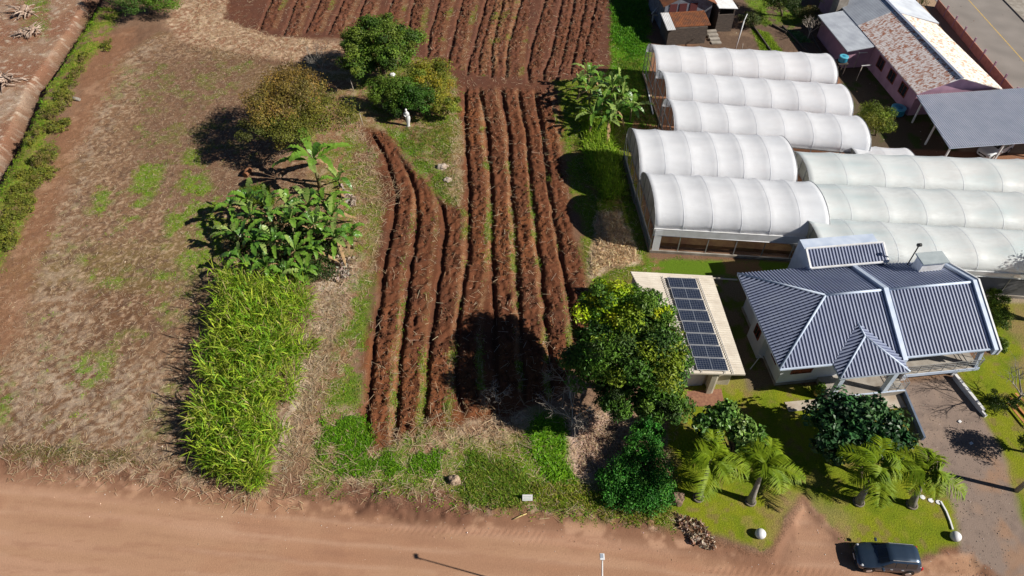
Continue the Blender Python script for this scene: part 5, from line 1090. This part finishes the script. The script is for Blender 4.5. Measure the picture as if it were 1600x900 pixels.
for i,(a,b) in enumerate([((1577,622),(1612,662)),((1585,616),(1618,648)),((1572,630),(1603,668))]):
    p,q_=g(*a),g(*b); t=MB(); t.bar(p+Vector((0,0,.12+.03*i)),q_+Vector((0,0,.08+.05*i)),.16,.05); setp(t.build('timber_board',mat('orange_wood',(.55,.25,.08),.7,c2=(.4,.17,.06),scale=3)),['middle orange timber board on the right lawn','uppermost orange timber board on the right lawn','lowest orange timber board on the right lawn'][i],'board','orange boards on the right lawn')
# potted plant by the porch
b=g(1275,617); T=thing('potted_plant','small leafy plant in a yellow pot beside the porch','potted plant',b)
t=MB(); t.lathe((0,0,0),[(.16,0),(.24,.2),(.26,.38),(.22,.4)],14); t.build('pot',mat('yellow_pot',(.45,.33,.07),.6),T)
n=260; Pp=rdir(n)*rng.uniform(.1,.45,(n,1))+np.array([.15,.1,.75]); V,F,c=leaves(Pp,rdir(n)+np.array([0,0,.6]),.26,.35,pick([(.1,.2,.02),(.16,.26,.03)],n)); fast('foliage',V,F,M_leaf,T,c)
# pipe from shed to house, prop stake
t=MB(); t.bar(g(1104,434,2.5),g(1152,437,2.5),.1,.08); setp(t.build('beam',M_fib),'thin pale beam bridging the shed roof and the house eave','beam')
t=MB(); t.tube([g(1172,577),g(1189,555,.9)],.035,6); t.tube([g(1184,553,.9),g(1193,560,.9)],.03,6); setp(t.build('prop_stake',M_white),'white leaning stake in the dark passage beside the house','stake')
# ------------------------------------------------------------------ yard things near the pink house
def tank(name,label,px,py,z0,r,h,stand):
    b=g(px,py,z0); T=thing(name,label,'water tank',(b.x,b.y,0))
    t=MB(); t.lathe((0,0,z0),[(r*.82,0),(r,.12),(r*.95,h*.8),(r*.98,h*.86),(r*.3,h),(.05,h*1.02)],20); t.build('tank',M_tank,T)
    t=MB(); t.lathe((0,0,z0+h*.86),[(r*1.02,0),(r*1.02,.05),(r*.9,.08)],20); t.build('lid',mat('pale_blue_plastic',(.1,.42,.55),.35),T)
    if stand:
        for x_ in (-.4,.4):
            for y_ in (-.4,.4): t=MB(); t.box((x_,y_,z0/2),(.09,.09,z0)); t.build('leg',M_plank,T)
        t=MB(); t.box((0,0,z0-.05),(1.1,1.1,.09)); t.build('platform',M_plank,T)
tank('water_tank','small sky-blue water tank on a stand under the zinc lean-to corner',1316,96,1.6,.5,.7,True)
tank('water_tank','large blue water tank on the ground at the foot of the pink wall',1400,178,.0,.75,.9,False)
for i,(px,py,dx_) in enumerate([(1334,106,.9),(1338,126,1.0),(1318,96,0),(1343,68,0)]):
    b=g(px,py); T=thing('clothes_post',['T-shaped clothes post in the yard, nearer the blue tank','T-shaped clothes post in the yard, nearer the round bush'][i] if i<2 else ['bare stake behind the small blue tank','thin stake at the edge of the dark yard'][i-2],'post',b)
    t=MB(); t.tube([(0,0,0),(0,0,1.9)],.04,6); t.build('pole',M_twig,T)
    if dx_: t=MB(); t.bar((-.1,0,1.88),(dx_,.1,1.9),.06); t.build('crossbar',M_white,T)
b=g(1147,84); t=MB(); t.tube([b,b+Vector((.1,-.2,4.2))],.07,8); t.tube([b+Vector((.1,-.2,4.2)),b+Vector((.6,.8,4.5))],.05,6); setp(t.build('white_pole',M_white),'white pole with bent tip standing beside the barn steps','pole')
b=g(1158,84); t=MB(); t.tube([b,b+Vector((-.1,0,1.3))],.04,6); setp(t.build('stake',M_twig),'short pale stake right of the white pole','stake')
b=g(1024,34); T=thing('wash_trough','small pale wash trough on legs in the shade left of the barn','trough',b)
t=MB(); t.box((0,0,.95),(1.0,.7,.05)); 
for x_,y_,sx,sy in ((-.47,0,.06,.7),(.47,0,.06,.7),(0,-.32,.88,.06),(0,.32,.88,.06)): t.box((x_,y_,1.08),(sx,sy,.2))
t.build('basin',M_conc,T)
for x_ in (-.4,.4): t=MB(); t.box((x_,0,.46),(.1,.5,.92)); t.build('leg',M_conc,T)
t=MB(); t.tube([g(1018,22,1.3),g(1027,12,1.9)],.05,6); setp(t.build('pipe',M_white),'white pipe rising behind the wash trough','pipe')
for a,b,l in [((1222,42),(1264,86),'plank edging left of the vegetable rows'),((1262,44),(1284,86),'pole edging right of the vegetable rows'),((1206,40),(1228,52),'short plank edging above the vegetable rows'),((1168,30),(1206,84),'plank edging along the dark seed bed')]:
    t=MB(); t.bar(g(*a)+Vector((0,0,.12)),g(*b)+Vector((0,0,.12)),.12,.25); setp(t.build('bed_edging',M_plank),l,'edging')
t=MB(); t.bar(g(1007,118)+Vector((0,0,.15)),g(1020,180)+Vector((0,0,.15)),.12,.12); setp(t.build('rail',M_white),'pale rail lying in the grass along the back greenhouse ends','rail')
# ------------------------------------------------------------------ statue, stones, wood
b=g(638,197); T=thing('statue','slim white figure statue standing in front of the green shrub','statue',b)
t=MB(); n=16; rings=[(0,.17,.14,0,0),(.05,.16,.13,0,0),(.5,.19,.15,.03,0),(.9,.24,.18,.06,0),(1.15,.26,.19,.05,0),(1.4,.2,.15,.0,0),(1.62,.24,.15,-.03,0),(1.74,.2,.13,-.04,0),(1.8,.08,.08,-.04,0),(1.86,.08,.08,-.04,-.01),(1.92,.11,.12,-.04,-.02),(2.02,.12,.13,-.04,-.02),(2.1,.08,.09,-.04,-.01),(2.13,.02,.02,-.04,0)]
P_=[[(cx+rx*math.cos(a)*(1+.06*math.sin(a*7)*(z<1.2)),cy+ry*math.sin(a)*(1+.06*math.cos(a*7)*(z<1.2)),z) for a in np.linspace(0,2*math.pi,n+1)] for z,rx,ry,cx,cy in rings]
t.grid(P_); t.tube([(-.24,0,1.64),(-.27,-.08,1.35),(-.08,-.2,1.3)],[.07,.055,.04],8); t.tube([(.18,0,1.64),(.22,-.1,1.35),(.02,-.22,1.33)],[.07,.055,.04],8)
t.build('figure',M_white,T); t=MB(); t.lathe((0,0,-.1),[(.3,0),(.3,.1),(.24,.11)],12); t.build('pedestal',M_conc,T)
def rock(name,label,px,py,s,cat='rock',m=None,n=1,seed=0,sp=.5,group=None,h=.6):
    rr=random.Random(seed); b=g(px,py); bm=bmesh.new(); bmesh.ops.create_icosphere(bm,subdivisions=3,radius=1)
    from mathutils import noise
    for v in bm.verts:
        k=1+.38*noise.noise(v.co*1.4+Vector((seed,0,0)))+.2*noise.noise(v.co*3.5+Vector((0,seed,0)))
        v.co=Vector((v.co.x*s*k,v.co.y*s*k*.8,v.co.z*s*k*h))
    me=bpy.data.meshes.new(name); bm.to_mesh(me); bm.free(); me.materials.append(m or M_rock)
    o=bpy.data.objects.new(name,me); col.objects.link(o); o.location=b+Vector((0,0,s*h*.35+max(0,ztop(b.x,b.y)))); setp(o,label,cat,group); return o
rock('tree_stump','pale knobbly stump at the edge of the earth bank by the road',711,752,.42,'stump',mat('stump',(.5,.38,.27),.9,c2=(.2,.13,.09),scale=5,bump=.04),seed=3,h=.9)
rock('tree_stump','brown gnarled stump at the foot of the leftmost palm garden edge',1056,782,.5,'stump',mat('stump2',(.3,.2,.14),.9,c2=(.12,.08,.06),scale=5,bump=.05),seed=5,h=1.3)
for i,(px,py,s,l) in enumerate([(692,262,.5,'upper grey rock beside the orchard path'),(700,282,.4,'pale rock below the upper grey rock of the orchard path'),(613,118,.35,'small white stone under the round dark tree'),(1090,843,.28,'pale rock in the rubble at the road edge'),(1100,850,.22,'small tan rock at the lower end of the road edge rubble')]):
    rock('rock',l,px,py,s,seed=10+i,m=M_white if i==2 else mat('pale_rock',(.5,.43,.37),.9,c2=(.28,.2,.15),scale=3,bump=.03))
def heap(name,label,poly,n,s0,s1,cols,cat=None,kind='stuff',up=.35,asp=.5):
    P=sample_poly(poly,n); P[:,2]=rng.uniform(0,up,n)*rng.random(n); s=rng.uniform(s0,s1,n); V,F,c=leaves(P,rdir(n)+np.array([0,0,.5]),1.0,asp,pick(cols,n,.2),.8)
    V=V.reshape(n,4,3); V=(P[:,None]+(V-P[:,None])*s[:,None,None]).reshape(-1,3); o=fast(name,V,F,M_blade,None,c); setp(o,label,cat,None,kind); return o
heap('dead_leaf_heap','rubble of dry brown leaves and shards at the road edge below the palms',[(1052,800),(1080,805),(1115,840),(1112,858),(1085,850),(1055,825)],900,.12,.4,[(.35,.2,.12),(.5,.38,.28),(.22,.12,.07),(.6,.5,.4)])
heap('wood_chips','pinkish wood chips and dry leaves on the square mulch patch',[(890,660),(980,645),(998,700),(985,740),(900,745)],3500,.06,.2,[(.45,.3,.22),(.58,.43,.34),(.3,.18,.13)],up=.06)
heap('dry_banana_leaves','grey dry banana leaves lying beside the clump',[(530,290),(545,300),(560,320),(550,325),(535,308)],160,.3,.7,[(.5,.42,.36),(.38,.3,.25)],up=.5)
heap('dry_leaf_pile','pale dead leaves under the right side of the banana clump',[(528,400),(552,398),(550,440),(530,450),(500,440)],420,.2,.5,[(.55,.47,.4),(.4,.33,.27),(.3,.2,.12)],up=.5)
heap('straw_heap','golden straw heap between the ploughed rows and greenhouses',[(935,335),(965,330),(990,380),(1000,410),(960,418),(925,430)],5200,.25,.7,[(.7,.52,.32),(.6,.42,.24),(.78,.62,.42)],up=.35,asp=.09)
def logp(label,a,b,r,m,z=.15,name='log'):
    t=MB(); p,q_=g(*a),g(*b); p.z=q_.z=z+max(0,ztop(p.x,p.y)); t.tube([p,p.lerp(q_,.5)+Vector((0,0,.03)),q_],[r,r*1.05,r*.85],9); return setp(t.build(name,m),label,'log')
logp('short grey log on the reddish track beside the ditch shrubs',(112,156),(126,158),.2,M_barkg)
logp('reddish dead trunk piece left of the banana plants',(384,278),(392,268),.3,mat('red_trunk',(.3,.13,.06),.9,c2=(.15,.07,.04),scale=3),.3)
logp('thin yellow stalk lying on the dirt road below the small sign',(802,812),(823,803),.035,mat('stalk',(.6,.47,.2),.8),.05,'stalk')
# root and branch piles top left
for i,(px,py,s,l) in enumerate([(42,22,1.4,'uprooted root pile at the top left corner'),(55,52,1.2,'second uprooted root pile below the corner one'),(35,55,.9,'small tangle of roots left of the second root pile'),(12,130,1.5,'pale bleached branch pile at the left edge')]):
    b=g(px,py); rr=random.Random(i+40); T=thing('root_pile',l,'root pile',b); t=MB()
    for k in range(44):
        a=rr.uniform(0,6.28); d_=Vector((math.cos(a),math.sin(a),rr.uniform(-.1,.7))).normalized(); p=Vector((rr.uniform(-.4,.4),rr.uniform(-.4,.4),rr.uniform(.05,.5)))*s; m_=p+d_*s*rr.uniform(.3,.6); e=m_+(d_+Vector((rr.uniform(-.7,.7),rr.uniform(-.7,.7),-.3)))*s*.5; e.z=max(e.z,.02)
        r=rr.uniform(.04,.12)*s; t.tube([p,m_,e],[r,r*.7,r*.3],5)
    t.build('roots',mat('bleached_wood',(.5,.4,.33),.9,c2=(.22,.14,.1),scale=3),T)
    if i<3:
        r_=rock('root_ball',None,px,py,.5*s,seed=60+i,h=1.1); del_=[k_2 for k_2 in ('category','label') if k_2 in r_]; 
        for k_2 in del_: del r_[k_2]
        r_.parent=T; r_.location=r_.location-T.location
# fence stakes in the orchard
for px,py,l in [(567,195,'thin stake standing by the dug earth in the orchard'),(553,143,'pale stake under the left side of the round dark tree')]:
    b=g(px,py); t=MB(); t.tube([b,b+Vector((-.15,.1,1.4))],.05,6); setp(t.build('stake',M_twig),l,'stake')
